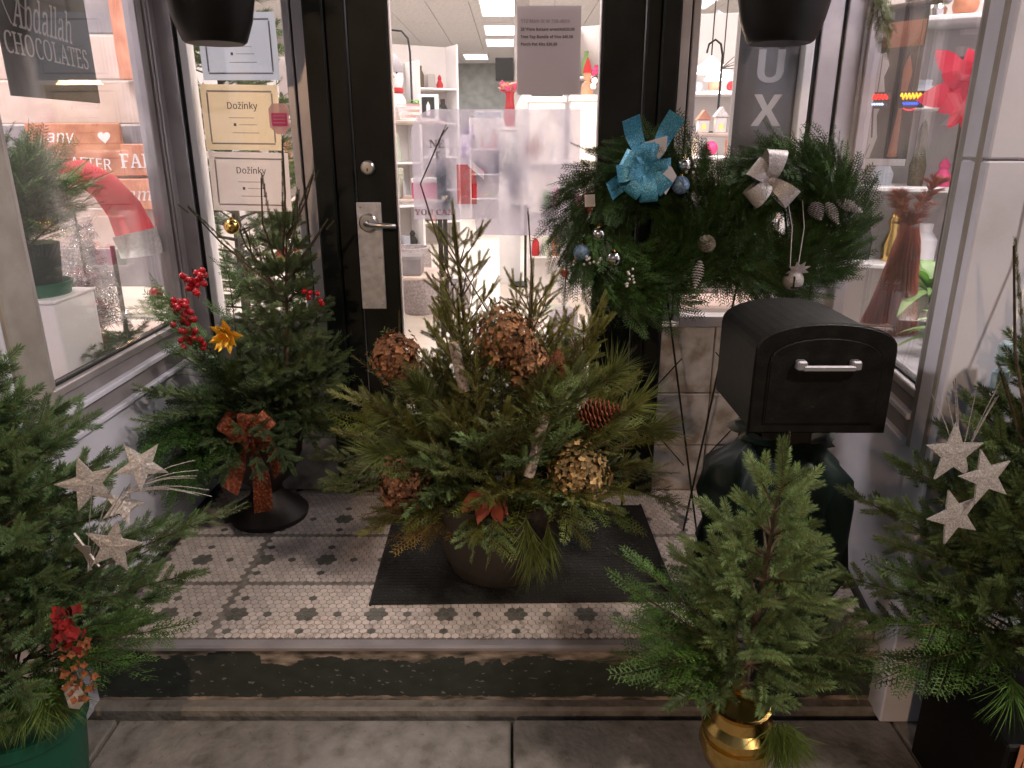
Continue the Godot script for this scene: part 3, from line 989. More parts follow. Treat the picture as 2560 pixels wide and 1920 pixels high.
	part(d, "rose", lathe([[.032, 0], [.032, .012], [.026, .02], [0, .021]], 28), M.steel, Vector3(-.495, 1.033, .0205), rot(PI / 2, 0, 0))
	part(d, "lever", tube([Vector3(-.495, 1.033, .036), Vector3(-.495, 1.033, .062), Vector3(-.478, 1.031, .07), Vector3(-.43, 1.027, .07), Vector3(-.395, 1.025, .066)], .0115, .008, 10), M.steel)
	part(d, "deadbolt", lathe([[.024, 0], [.023, .012], [.018, .017], [0, .0175]], 24), M.steel, Vector3(-.487, 1.214, .0145), rot(PI / 2, 0, 0))
	box(d, "keyhole", Vector3(-.489, 1.203, .0318), Vector3(-.485, 1.213, .0328), M.gasket, .0005)

func build_room() -> void:
	var fl := setting("shop_floor")
	box(fl, "screed", Vector3(-4.4, -.2, -18.5), Vector3(4.4, -.002, -.121), M.mortar, 0)
	for i in 4:
		for j in 9:
			box(fl, "floor_sheet", Vector3(-4.4 + i * 2.2, -.0019, -18.5 + j * 2.04), Vector3(-4.4 + (i + 1) * 2.2 - .002, .0, -18.5 + (j + 1) * 2.04 - .002), M.shop_floor, .0005)
	for a in [[-4.4, -1.26], [1.26, 4.4]]: box(fl, "screed", Vector3(a[0], -.2, -.12), Vector3(a[1], -.001, .899), M.mortar, 0)
	var ce := setting("shop_ceiling")
	box(ce, "deck", Vector3(-4.4, 3.225, -18.5), Vector3(4.4, 3.4, .899), M.plaster, 0)
	for i in 14:
		for j in 16:
			box(ce, "ceiling_panel", Vector3(-4.39 + i * .627, 3.2, -18.45 + j * 1.209), Vector3(-4.39 + i * .627 + .618, 3.2245, -18.45 + j * 1.209 + 1.2), M.ceiling, .003)
	var w := setting("wall_back")
	box(w, "plaster", Vector3(-4.4, 0, -18.7), Vector3(4.4, 3.2, -18.5), M.backwall, 0)
	var wl := setting("wall_left")
	box(wl, "plaster", Vector3(-4.6, -.2, -18.7), Vector3(-4.4, 3.4, .899), M.plaster, 0)
	var wr := setting("wall_right")
	box(wr, "plaster", Vector3(4.4, -.2, -18.7), Vector3(4.6, 3.4, .899), M.plaster, 0)
	var wd := setting("wall_over_door")
	box(wd, "plaster", Vector3(-1.25, 2.83, -.15), Vector3(1.25, 3.2, -.071), M.plaster, 0)
	var L := left_side()
	var R := right_side()
	for e in [[L, "window_platform"], [R, "window_platform"]]:
		var t := thing(e[1], ["pinkish wooden display platform behind the chocolate banner window", "grey display platform behind the poinsettia window"][0 if e[0] == L else 1], "platform")
		sbox(t, e[0], "deck_board", -.05, .868, .0905, 1.3, .645, .668, M.platform if e[0] == L else M.grey_board)
		sbox(t, e[0], "plinth", -.05, .868, .0905, 1.28, .0, .644, M.plaster)

func ceiling_light(x: float, z: float, w: float, l: float, e: float, seen: bool) -> void:
	var t := thing("ceiling_light", "flat fluorescent panel light in the shop ceiling" if seen else "fluorescent panel light over the shop's side aisle", "ceiling light", Vector3(x, 3.2, z), 0, "fluorescent ceiling lights in the aisle" if seen else "fluorescent ceiling lights over the side displays")
	for s in [-1, 1]:
		box(t, "housing", Vector3(s * w / 2 - .012, -.055, -l / 2 - .012), Vector3(s * w / 2 + .012, -.001, l / 2 + .012), M.white_gloss)
		box(t, "housing", Vector3(-w / 2 + .0125, -.055, s * l / 2 - .012), Vector3(w / 2 - .0125, -.001, s * l / 2 + .012), M.white_gloss)
	box(t, "diffuser", Vector3(-w / 2 + .013, -.048, -l / 2 + .013), Vector3(w / 2 - .013, -.04, l / 2 - .013), M.tube_light, .002)
	var a := AreaLight3D.new()
	a.name = "panel_glow"
	a.area_size = Vector2(w - .04, l - .04)
	a.light_energy = e
	a.light_color = Color(1, .96, .95)
	a.shadow_enabled = true
	a.area_range = 30.0
	a.position = Vector3(0, -.06, 0)
	a.rotation.x = -PI / 2
	t.add_child(a)

func build_lights() -> void:
	for a in [[-.19, -9.4, 1.8], [-.21, -11.9, 1.25], [-.24, -13.7, 1.2], [-.85, -16.4, 1.2]]: ceiling_light(a[0], a[1], .56, a[2], 8.5, true)
	for a in [[-.15, -2.2], [-.15, -5.6], [-2.7, -1.2], [-2.7, -5], [-2.7, -9], [2.6, -1.2], [2.6, -5], [2.6, -9], [-2.2, .2], [2.1, .2]]: ceiling_light(a[0], a[1], .56, 1.2, 8.5, false)
	street_lamp("tall grey street lamp whose arm reaches over the shop's sidewalk", Vector3(3.2, -.2, 4.75), Vector3(-.3, 5.1, -1.0), 17.0, Color(1, .93, .87))
	street_lamp("unseen street lamp added across the road as frontal fill", Vector3(-3.6, -.3, 14.0), Vector3(0, 5.2, -1.6), 36.0, Color(1, .82, .64))  # unseen lamp, added as weak frontal fill for the doorway
	# unseen canvas awning, added to keep the high lamp's light off the doorway
	var a := thing("unseen_awning", "unseen dark green awning added to shade the recessed entrance", "awning", Vector3(0, 2.78, 1.005))
	part(a, "canopy", strip([Vector3(0, 0, 0), Vector3(0, -.2, .25), Vector3(0, -.4, .5)], [Vector3(1.5, 0, 0), Vector3(1.5, 0, 0), Vector3(1.5, 0, 0)]), M.sack)
	box(a, "valance", Vector3(-1.5, -.46, .498), Vector3(1.5, -.4, .503), M.sack, .001)
	for s in [-1, 1]: part(a, "arm", tube([Vector3(s * 1.4, -.36, .02), Vector3(s * 1.4, -.41, .49)], .012, .012, 8), M.steel)

func street_lamp(label: String, at: Vector3, head: Vector3, e: float, c: Color) -> void:
	var t := thing("street_lamp", label, "street lamp", at)
	part(t, "pole", lathe([[.11, 0], [.11, .25], [.07, .3], [.05, 5.1], [0, 5.12]], 16), M.steel)
	part(t, "arm", tube([Vector3(0, 5.05, 0), Vector3(head.x * .1, 5.3, head.z * .1), head + Vector3(0, .2, 0)], .03, .025, 10), M.steel)
	part(t, "hood", lathe([[.26, 0], [.24, .08], [.12, .16], [0, .18]], 24), M.steel, head + Vector3(0, .06, 0))
	part(t, "lamp_globe", ball(.2, 20), glow(c, 6.0), head)
	var l := OmniLight3D.new()
	l.name = "lamp_glow"
	l.light_energy = e
	l.light_color = c
	l.light_size = .19
	l.omni_range = 60.0
	l.omni_attenuation = 2.0
	l.shadow_enabled = true
	l.position = head
	t.add_child(l)

# ---------------------------------------------------------------- things in the doorway
func build_mat() -> void:
	var t := thing("door_mat", "black rectangular rubber door mat in front of the door", "door mat", Vector3(.03, .0005, .445), .018)
	box(t, "pad", Vector3(-.452, .0, -.300), Vector3(.452, .008, .302), M.mat, .003)
	for i in 36: box(t, "rib", Vector3(-.449, .0078, -.296 + i * .0165), Vector3(.449, .0092, -.287 + i * .0165), M.mat, .001)
	for s in [-1, 1]:
		box(t, "edging", Vector3(s * .4535 - .003, .0, -.305), Vector3(s * .4535 + .005, .0095, .307), M.black_matt, .002)

func litter() -> void:
	var v := PackedVector3Array()
	var c := PackedColorArray()
	var g := RandomNumberGenerator.new()
	g.seed = 77
	for i in 1500:
		var o := Vector3(g.randf_range(-1.1, 1.0), .0012, g.randf_range(.02, .9))
		var near := Vector2(o.x + .04, o.z - .5).length()
		if g.randf() < .55 and near > .55: continue
		if absf(o.x - .03) < .46 and absf(o.z - .445) < .31: o.y = .0122
		if i % 4 == 0: o = Vector3(g.randf_range(-1.2, 1.2), -.197, g.randf_range(.99, 1.5))
		var a := g.randf() * TAU
		var d := Vector3(cos(a), g.randf_range(0, .12), sin(a)).normalized()
		var k := g.randf_range(.5, 1.3)
		var l := g.randf_range(.008, .022)
		needle(v, c, o, d, l, .0009, Vector3(-sin(a), .1, cos(a)), (Color(.09, .08, .035) if i % 3 else Color(.13, .075, .035)) * k)
	var arr := []
	arr.resize(Mesh.ARRAY_MAX)
	arr[Mesh.ARRAY_VERTEX] = v
	arr[Mesh.ARRAY_COLOR] = c
	var m := ArrayMesh.new()
	m.add_surface_from_arrays(Mesh.PRIMITIVE_TRIANGLES, arr)
	var o := part(self, "fallen_needles", m, M.leaf)
	tag(o, "fallen needles scattered over tiles, mat and pavement", "needles", "", "stuff")

func centre_planter() -> void:
	var t := thing("porch_pot", "big taupe pot of mixed greens with dried hydrangeas on the mat", "planter", Vector3(-.04, .0095, .53))
	part(t, "pot", lathe([[.0, .0], [.15, .0], [.158, .01], [.2, .12], [.238, .245], [.243, .27], [.25, .272], [.252, .30], [.235, .302], [.225, .27], [0, .265]], 48), M.taupe)
	part(t, "soil", lathe([[.224, .262], [.1, .285], [0, .29]], 24), M.conc_dark)
	var q := green(101)
	var g := q.g
	var o := Vector3(0, .28, 0)
	var olive := Color(1.6, 1.15, .55)
	var grey := Color(1.5, 1.3, .95)
	# upright spruce tops
	for a in [[Vector3(-.06, .3, -.02), Vector3(-.08, 1, .0), .80, 5], [Vector3(.08, .3, -.05), Vector3(.03, 1, .0), .62, 5], [Vector3(-.1, .3, .05), Vector3(-.02, 1, .0), .55, 4], [Vector3(.12, .3, .0), Vector3(.32, 1, .0), .56, 3]]:
		var d: Vector3 = a[1].normalized()
		var base: Vector3 = a[0]
		var lead := [base, base + d * a[2] * .5, base + d * a[2]]
		q.wood.append([lead, .009, .003])
		for k in a[3]:
			var h: float = lerpf(.36, .93, float(k) / a[3]) * a[2]
			for j in 4:
				var an: float = TAU * j / 4 + k * .8 + g.randf() * .5
				var e := Vector3(cos(an) * .62, .85, sin(an) * .62)
				grow(q, "sparse", base + d * h, e, lerpf(.21, .07, float(k) / a[3]) * g.randf_range(.8, 1.2), -.1, olive * 1.1, .85, .8, .2)
		for k in 9: q.put("sparse", Transform3D(along(d, g.randf() * TAU).scaled(Vector3(1.0, 1.0, 1.0)), base + d * a[2] * (.42 + .065 * k)), olive)
	# thin bare shoots above everything
	for a in [[Vector3(-.13, .9, .0), Vector3(-.21, 1.18, .0), Vector3(-.14, 1.32, .02)], [Vector3(-.05, .62, .05), Vector3(-.02, .82, .05), Vector3(-.16, 1.07, .05)], [Vector3(.09, .8, .0), Vector3(.095, .95, .0), Vector3(.085, 1.1, 0)], [Vector3(-.24, .55, .1), Vector3(-.275, .72, .1), Vector3(-.27, .83, .1)]]:
		q.wood.append([a, .003, .0016])
		for k in 5: q.put("sparse", Transform3D(along(a[2] - a[1], g.randf() * TAU).scaled(Vector3(.35, .35, .35)), a[1].lerp(a[2], .5 + k * .1)), Color(.9, .6, .4))
		q.put("sparse", Transform3D(along(a[2] - a[1]).scaled(Vector3(.5, .3, .5)), a[2] - (a[2] - a[1]).normalized() * .02), Color(.8, .5, .35))
	# a dome of spruce and fir sprays
	for i in 92:
		var az := i * 2.39996
		var el := lerpf(.0, 1.25, fmod(i * .5698 + .21, 1.0))
		var d := Vector3(cos(az) * cos(el), sin(el), sin(az) * cos(el))
		var front := sin(az) * cos(el)
		var kind: String = ["spruce", "fir", "fir", "spruce", "cedar"][i % 5]
		var tint := olive if i % 3 else grey
		grow(q, kind, o + Vector3(cos(az), .3, sin(az)) * .1, d, g.randf_range(.27, .42) * (1.0 if front < .4 else .8) * (1.0 + .35 * maxf(0.0, el - .6)), .35, tint, 1.0, .9, .12)
	for i in 34:
		var az := i * 2.39996
		var el := g.randf_range(.75, 1.4)
		grow(q, ["fir", "spruce", "fir"][i % 3], o + Vector3(cos(az) * .08, .06 + .12 * fmod(i * .37, 1.0), sin(az) * .06), Vector3(cos(az) * cos(el), sin(el), sin(az) * cos(el)), g.randf_range(.26, .42), .2, olive if i % 2 else grey, .95, .9, .15)
	# reaching sprays to both sides
	for a in [[Vector3(1, .42, .15), .44], [Vector3(1, .25, .35), .40], [Vector3(.9, .7, .1), .42], [Vector3(-1, .55, .2), .46], [Vector3(-1, .28, .35), .44], [Vector3(-.9, .05, .5), .40], [Vector3(-.85, .85, .0), .42]]:
		grow(q, "spruce" if a[0].x > 0 else "fir", o, a[0], a[1], .25, olive * 1.1, 1.05, 1.0, .35)
	# browned cedar towards the urn
	for a in [[Vector3(-1, .25, .45), .36], [Vector3(-.9, .05, .6), .32], [Vector3(-1, .45, .3), .36], [Vector3(-.8, -.05, .7), .28]]:
		grow(q, "cedar", o, a[0], a[1], .35, Color(3.0, 1.15, .9), 1.0, 1.4, .25)
	# long pine
	for a in [[Vector3(-.8, .9, .45), .34], [Vector3(-.55, 1, .6), .38], [Vector3(-.95, .5, .5), .33], [Vector3(.8, 1.0, .3), .42], [Vector3(1, .75, .4), .40], [Vector3(.95, .55, .2), .42]]:
		grow(q, "pine", o + Vector3(a[0].x * .05, .1, a[0].z * .08), a[0], a[1], .2, Color(.95, .95, .8), 1.1, 1.2, .35)
	for a in [Vector3(.1, .26, .27), Vector3(.14, .28, .25), Vector3(.08, .3, .26)]:
		q.put("pine", Transform3D(along(Vector3(g.randf_range(-.1, .12), -1, .25), g.randf() * TAU).scaled(Vector3(.75, 1.25, .75)), a), Color(1.15, 1.25, .9))
	# grey-green sprays that hang over the rim
	for a in [[Vector3(-.12, .4, 1), .2], [Vector3(-.25, .6, .9), .24], [Vector3(-.02, .35, 1), .22], [Vector3(.25, .6, .9), .2], [Vector3(.4, .6, .85), .24], [Vector3(-.45, .6, .85), .22], [Vector3(-.3, 1, .8), .26], [Vector3(.15, 1, .8), .3], [Vector3(.3, 1.2, .6), .34], [Vector3(-.1, 1.3, .7), .36]]:
		grow(q, "fir", o + Vector3(a[0].x * .3, .03, .1), a[0], a[1], 1.2 if a[0].y < .5 else .5, Color(2.0, 2.15, 1.95), .85, 1.1, .2)
	green_done(q, t)
	hydrangea(t, Vector3(.02, .77, .1), .085, Color(.36, .17, .075), 1)
	hydrangea(t, Vector3(.07, .70, .07), .06, Color(.38, .2, .1), 2)
	hydrangea(t, Vector3(-.285, .72, .1), .062, Color(.3, .13, .06), 3)
	hydrangea(t, Vector3(.225, .42, .215), .075, Color(.45, .3, .13), 4)
	hydrangea(t, Vector3(-.26, .39, .24), .06, Color(.26, .12, .06), 5)
	pinecone(t, "pine_cone", Vector3(.22, .56, .17), Vector3(1, .32, .1), .12, .043, M.cone)
	pinecone(t, "pine_cone", Vector3(.16, .66, .12), Vector3(.1, 1, .2), .09, .026, M.cone)
	for b in [[Vector3(-.105, .66, .17), Vector3(-.03, .775, .155)], [Vector3(.085, .425, .26), Vector3(.128, .585, .22)]]:
		var up: Vector3 = (b[1] - b[0])
		if b[0].x < 0: b = [Vector3(-.09, .64, .17), Vector3(-.118, .775, .16)]
		up = b[1] - b[0]
		var l := part(t, "birch_stick", lathe([[.0, 0], [.0145, 0], [.0155, .04], [.0145, up.length()], [.0, up.length()]], 16), M.birch, b[0], along(up))
		part(l, "cut_end", lathe([[.0135, 0], [.0, .001]], 16), M.birch_end, Vector3(0, up.length() + .0008, 0))
	# dried red-brown leaves and a copper bow at the front
	for i in 9:
		var a := i * .9
		part(t, "dried_leaf", prism(PackedVector2Array([Vector2(0, 0), Vector2(.022, .03), Vector2(.018, .07), Vector2(0, .1), Vector2(-.018, .07), Vector2(-.022, .03)]), .0012), M.leaf_red, Vector3(-.02 + .02 * cos(a * 2), .385, .255), rot(-.3 + .25 * sin(a * 3), .5 * sin(a * 5), PI + .7 * sin(a)))

func left_urn() -> void:
	var t := thing("urn_planter", "brown glazed urn of evergreens with red berries and copper bow", "planter", Vector3(-.885, .0005, .2))
	part(t, "urn", lathe([[0, 0], [.135, 0], [.138, .018], [.12, .04], [.07, .075], [.052, .11], [.06, .135], [.1, .17], [.135, .25], [.145, .33], [.155, .375], [.158, .39], [.14, .392], [.13, .36], [0, .355]], 48), M.urn)
	var q := green(202)
	var g := q.g
	var o := Vector3(0, .38, 0)
	var deep := Color(.85, .95, .75)
	# the upright spruce top with its bare-looking crown
	spruce_tree(q, Vector3(.1, .4, .0), .66, .17, Color(.95, .92, .75), 9, .8, Vector3(.06, 0, 0))
	for a in [[Vector3(.14, .95, 0), Vector3(.165, 1.14, 0), Vector3(.172, 1.3, 0)], [Vector3(.12, .9, 0), Vector3(.09, 1.05, .02), Vector3(.1, 1.19, .02)], [Vector3(.16, 1.0, 0), Vector3(.23, 1.12, .0), Vector3(.26, 1.2, .0)], [Vector3(.16, .95, 0), Vector3(.2, 1.06, .02), Vector3(.21, 1.14, .02)], [Vector3(.14, .86, 0), Vector3(.24, .98, .02), Vector3(.29, 1.05, .02)], [Vector3(.1, .85, .0), Vector3(.02, .98, .0), Vector3(.0, 1.06, .0)], [Vector3(.1, .85, .02), Vector3(-.06, .99, .0), Vector3(-.15, 1.1, .0)], [Vector3(.14, .8, .03), Vector3(.05, .94, .03), Vector3(.04, 1.02, .03)]]:
		q.wood.append([a, .0045, .002])
		for k in 8: q.put("sparse", Transform3D(along(a[2] - a[1], g.randf() * TAU).scaled(Vector3.ONE * .5), a[0].lerp(a[2], .25 + k * .09)), Color(.8, .68, .5))
		q.put("sparse", Transform3D(along(a[2] - a[1]).scaled(Vector3(.55, .4, .55)), a[2] - Vector3(0, .02, 0)), Color(.7, .5, .35))
	for i in 34:
		var az := i * 2.39996
		var el := lerpf(-.2, 1.0, fmod(i * .5698 + .21, 1.0))
		var d := Vector3(cos(az) * cos(el), sin(el), sin(az) * cos(el) + .12)
		if d.x < -.45: d = Vector3(d.x * .55, d.y, absf(d.z) + .35)
		if d.z < -.2: d.z = -.2
		grow(q, ["spruce", "fir", "cedar", "spruce"][i % 4], o + Vector3(0, .03, 0), d, g.randf_range(.22, .36), .3, deep, 1.0, .95, .2)
	# arching cedar on the window side, fir to the far side
	for a in [[Vector3(-.5, .55, .7), .3], [Vector3(-.55, .25, .7), .32], [Vector3(-.45, .1, .8), .3], [Vector3(-.5, .4, .45), .26], [Vector3(-.35, .3, .9), .3], [Vector3(-.55, .0, .75), .28], [Vector3(-.3, -.1, .8), .26], [Vector3(-.6, .5, .9), .33]]:
		grow(q, "cedar", o + Vector3(-.06, .0, .04), a[0], a[1], .75, Color(.75, 1.15, .6), 1.15, 1.7, .1)
	for a in [[Vector3(-.32, .9, .25), .5], [Vector3(-.4, .8, .3), .46], [Vector3(-.22, 1, .15), .52], [Vector3(-.3, .7, .45), .42]]: grow(q, "cedar", o, a[0], a[1], .1, Color(.8, 1.05, .62), 1.0, 1.5, .25)
	for a in [[Vector3(.9, .75, .2), .36], [Vector3(1, .45, .3), .34], [Vector3(.9, .2, .4), .3], [Vector3(.8, 1.1, .1), .36]]:
		grow(q, "fir", o, a[0], a[1], .3, deep, 1.0, 1.0, .2)
	for a in [[Vector3(-.42, .75, .95), .38], [Vector3(-.3, .62, 1), .4], [Vector3(.1, .2, 1), .2], [Vector3(-.12, .25, 1), .22], [Vector3(.35, .8, .6), .34]]:
		grow(q, "fir", o + Vector3(-.02, .02, .05), a[0], a[1], .4, Color(1.35, 1.45, 1.3), .9, 1.0, .3)
	for a in [[Vector3(.45, .15, 1), .24], [Vector3(-.35, .1, 1), .24], [Vector3(.75, .1, .7), .26], [Vector3(.6, .3, .8), .26], [Vector3(-.05, .35, 1), .2]]: grow(q, "spruce", o + Vector3(0, .01, .06), a[0], a[1], .9, deep, .95, 1.1, .15)
	for a in [[Vector3(.3, .75, .5), .3], [Vector3(-.2, .85, .5), .33]]: grow(q, "pine", o, a[0], a[1], .2, Color(.95, 1.0, .9), .75, 1.3, .4)
	green_done(q, t)
	berries(t, "red_berry_spray", Vector3(-.12, .50, .10) + Vector3(0, .38, 0), 26, Vector3(.034, .04, .022), .0105, M.red_shiny, 1)
	berries(t, "red_berry_spray", Vector3(-.165, .78, .11), 26, Vector3(.028, .045, .022), .0105, M.red_shiny, 2)
	berries(t, "red_berry_spray", Vector3(-.135, .70, .13), 24, Vector3(.03, .035, .022), .010, M.red_shiny, 3)
	berries(t, "red_berry_spray", Vector3(.24, .82, .05), 7, Vector3(.03, .03, .02), .009, M.red_shiny, 4)
	bauble(t, Vector3(.005, 1.045, .06), .024, M.gold)
	# gold poinsettia
	var f := Node3D.new()
	f.name = "gold_flower"
	f.position = Vector3(.015, .735, .22)
	f.scale = Vector3.ONE * 1.3
	t.add_child(f)
	for i in 14:
		var a := i * 2.4
		part(f, "petal", prism(PackedVector2Array([Vector2(0, 0), Vector2(.011, .02), Vector2(0, .048), Vector2(-.011, .02)]), .001, 0, .003), M.gold_leaf, Vector3(0, 0, .004 * (i / 5)), rot(0, 0, a) * rot(.45 + .35 * (i / 5), 0, 0))
	for i in 5:
		part(f, "stamen", tube([Vector3(0, 0, .0), Vector3(.008 * cos(i * 1.3), .01 * sin(i * 1.3) + .03, .035)], .001, .001, 5), M.gold)
	bow(t, "copper_bow", Vector3(.045, .41, .20), [[.7, .10], [2.5, .10], [1.5, .075], [.15, .07], [3.0, .075]], [[4.05, .13, .09], [4.9, .13, .14], [5.6, .12, .05]], .06, M.copper)

func mailbox() -> void:
	var t := thing("mailbox", "black arched mailbox with silver handle mounted on a post", "mailbox", Vector3(.747, 0, .0))
	var prof := func(w: float, y0: float, ys: float, yt: float) -> PackedVector2Array:
		var p := PackedVector2Array([Vector2(-w, y0), Vector2(w, y0), Vector2(w, ys)])
		for i in range(1, 16):
			var a := PI * i / 16.0
			p.append(Vector2(w * cos(a) * (1.0 - .0 * sin(a)), ys + (yt - ys) * pow(sin(a), .8)))
		p.append(Vector2(-w, ys))
		return p
	part(t, "body", prism(prof.call(.158, .622, .822, .888), .325, .006), M.mailbox, Vector3(0, 0, .7525))
	part(t, "lid", prism(prof.call(.169, .618, .826, .897), .016, .005), M.mailbox, Vector3(0, 0, .924))
	part(t, "lid_panel", prism(prof.call(.135, .645, .8, .862), .006, .004), M.mailbox, Vector3(0, 0, .9345))
	var h := part(t, "lid_handle", cbox(Vector3(.125, .014, .012), .003), M.handle, Vector3(0, .793, .956))
	for s in [-1, 1]:
		part(h, "handle_foot", cbox(Vector3(.024, .024, .024), .004), M.handle, Vector3(s * .064, .006, -.008))
	box(t, "post", Vector3(-.05, .001, .70), Vector3(.05, .6175, .80), M.black_matt, .006)
	box(t, "bracket", Vector3(-.11, .585, .62), Vector3(.11, .6175, .6995), M.black_matt, .004)
	var s := thing("plastic_sack", "dark green plastic sack bundled around the mailbox post", "sack", Vector3(.745, .0005, .72))
	part(s, "bag", lathe([[0, 0], [.15, 0], [.18, .03], [.19, .14], [.185, .26], [.195, .36], [.17, .44], [.13, .49], [.1, .515], [.07, .52]], 64, .4, 5), M.sack)
	part(s, "gathered_neck", lathe([[.075, .5], [.1, .53], [.14, .545], [.12, .55], [.07, .53]], 48, .3, 8), M.sack)

func easel(n: String, label: String, x: float, y: float, z: float) -> void:
	var t := thing(n, label, "easel", Vector3(x, 0, z), 0, "wire easels holding the wreaths")
	for s in [-1, 1]:
		part(t, "leg", tube([Vector3(s * .03, y + .16, -.10), Vector3(s * .23, .002, .06)], .0035, .0035, 6), M.black)
		part(t, "brace", tube([Vector3(s * .15, y - .42, -.02), Vector3(-s * .17, y - .78, .035)], .0022, .0022, 6), M.black)
	part(t, "leg", tube([Vector3(0, y + .15, -.11), Vector3(0, .002, -.16)], .0035, .0035, 6), M.black)
	part(t, "ledge", tube([Vector3(-.13, y - .18, -.02), Vector3(.13, y - .18, -.02)], .003, .003, 6), M.black)

func ring_greens(t: Node, r: float, r_tube: float, seed_: int, count: int, tint: Color) -> void:
	var q := green(seed_)
	var g := q.g
	for i in count:
		var a := TAU * i / count * 7.0 + g.randf() * .3
		var ring := Vector3(cos(a), sin(a), 0)
		var run := Vector3(-sin(a), cos(a), 0)
		var b := g.randf() * TAU
		var off := ring * cos(b) + Vector3(0, 0, 1) * sin(b)
		var d := (run * g.randf_range(.35, .9) + off * g.randf_range(.25, .65) + Vector3(0, 0, .1)).normalized()
		var kind := "cedar" if i % 3 else "fir"
		q.put(kind, Transform3D(along(d, g.randf() * TAU).scaled(Vector3.ONE * g.randf_range(.5, .82)), ring * r + off * r_tube * g.randf_range(.1, .9)), tint)
	green_done(q, t)
	var pts := []
	for i in 25: pts.append(Vector3(cos(TAU * i / 24), sin(TAU * i / 24), 0) * r)
	part(t, "wire_ring", tube(pts, .006, .006, 6), M.black)

func wreaths() -> void:
	easel("wire_easel", "thin black wire easel behind the wreath with the blue bow", .41, 1.04, .30)
	easel("wire_easel", "thin black wire easel behind the wreath with the silver bow", .83, 1.05, .26)
	var t := thing("wreath", "cedar wreath with a glittery blue bow and silver baubles", "wreath", Vector3(.405, 1.04, .30), 0, "evergreen wreaths")
	ring_greens(t, .165, .12, 301, 1500, Color(.45, .68, .36))
	bow(t, "blue_bow", Vector3(-.02, .185, .10), [[2.7, .08], [3.3, .09], [4.1, .09], [4.8, .095], [5.5, .085], [.1, .07], [1.5, .075], [2.1, .07]], [[2.0, .135, -.015], [1.05, .145, -.02], [3.6, .12, .01]], .05, M.blue_glitter)
	part(t, "ribbon_flap", strip([Vector3(-.02, .2, .125), Vector3(-.01, .235, .14), Vector3(-.005, .265, .135)], [Vector3(.026, .004, 0), Vector3(.036, 0, .01), Vector3(.036, .01, 0)]), M.ribbon_back)
	part(t, "ribbon_flap", strip([Vector3(.0, .18, .135), Vector3(.03, .165, .145), Vector3(.05, .14, .135)], [Vector3(.015, .022, 0), Vector3(.016, .026, 0), Vector3(.014, .026, 0)]), M.ribbon_back)
	bauble(t, Vector3(.09, .195, .10), .021, M.silver)
	bauble(t, Vector3(.082, .14, .11), .026, M.blue_ball)
	bauble(t, Vector3(-.15, .0, .115), .021, M.silver)
	bauble(t, Vector3(-.104, -.07, .12), .024, M.silver)
	bauble(t, Vector3(-.198, -.055, .10), .024, M.blue_ball)
	berries(t, "white_berry_spray", Vector3(-.165, -.075, .13), 11, Vector3(.028, .014, .012), .0042, M.ink_white, 11)
	berries(t, "white_berry_spray", Vector3(-.05, -.13, .12), 11, Vector3(.013, .03, .012), .0042, M.ink_white, 12)
	berries(t, "white_berry_spray", Vector3(.115, .185, .11), 6, Vector3(.02, .012, .012), .0042, M.ink_white, 13)
	pinecone(t, "silver_cone", Vector3(.155, -.075, .115), Vector3(-.15, -1, .15), .085, .017, M.glitter)
	pinecone(t, "frosted_cone", Vector3(.165, -.035, .11), Vector3(.1, .5, 1), .05, .026, M.cone_dark)
	part(t, "paper_label", cbox(Vector3(.03, .034, .0015), .0004), M.paper_white, Vector3(-.18, .097, .125), rot(-.1, .1, .05))
	var u := thing("wreath", "cedar wreath with a silver bow and jingle bell", "wreath", Vector3(.845, 1.055, .26), 0, "evergreen wreaths")
	ring_greens(u, .15, .11, 302, 1400, Color(.45, .68, .36))
	bow(u, "silver_bow", Vector3(-.09, .135, .10), [[2.5, .075], [3.9, .085], [5.6, .09], [1.5, .09]], [], .06, M.glitter)
	for a in [[Vector3(.045, .075, .11), Vector3(.5, -1, .25), .06, .022], [Vector3(.085, .075, .115), Vector3(.6, -1, .2), .075, .016], [Vector3(.115, .08, .11), Vector3(1, -.45, .15), .085, .016]]:
		pinecone(u, "silver_cone", a[0], a[1], a[2], a[3], M.glitter)
	var b := part(u, "jingle_bell", ball(.031, 24), M.glitter, Vector3(.012, -.158, .12))
	part(b, "bell_slot", cbox(Vector3(.005, .034, .006), .001), M.gasket, Vector3(-.008, .0, .0285))
	part(b, "bell_slot", cbox(Vector3(.034, .005, .006), .001), M.gasket, Vector3(.003, -.018, .0248))
	for i in 9:
		part(b, "bell_petal", prism(PackedVector2Array([Vector2(0, 0), Vector2(.01, .014), Vector2(0, .036), Vector2(-.01, .014)]), .001, 0, .003), M.glitter, Vector3(.008, .033, .01), rot(.6, 0, i * .75 - 2.6))
	for s in [-1, 1]:
		part(u, "cord", tube([Vector3(.012 + s * .012, -.12, .115), Vector3(.012 + s * .018, -.0, .11), Vector3(.0 + s * .022, .08, .09)], .0013, .0013, 5), M.ink_white)

func small_tree(n: String, label: String, at: Vector3) -> Node3D:
	return thing(n, label, "potted tree", at)

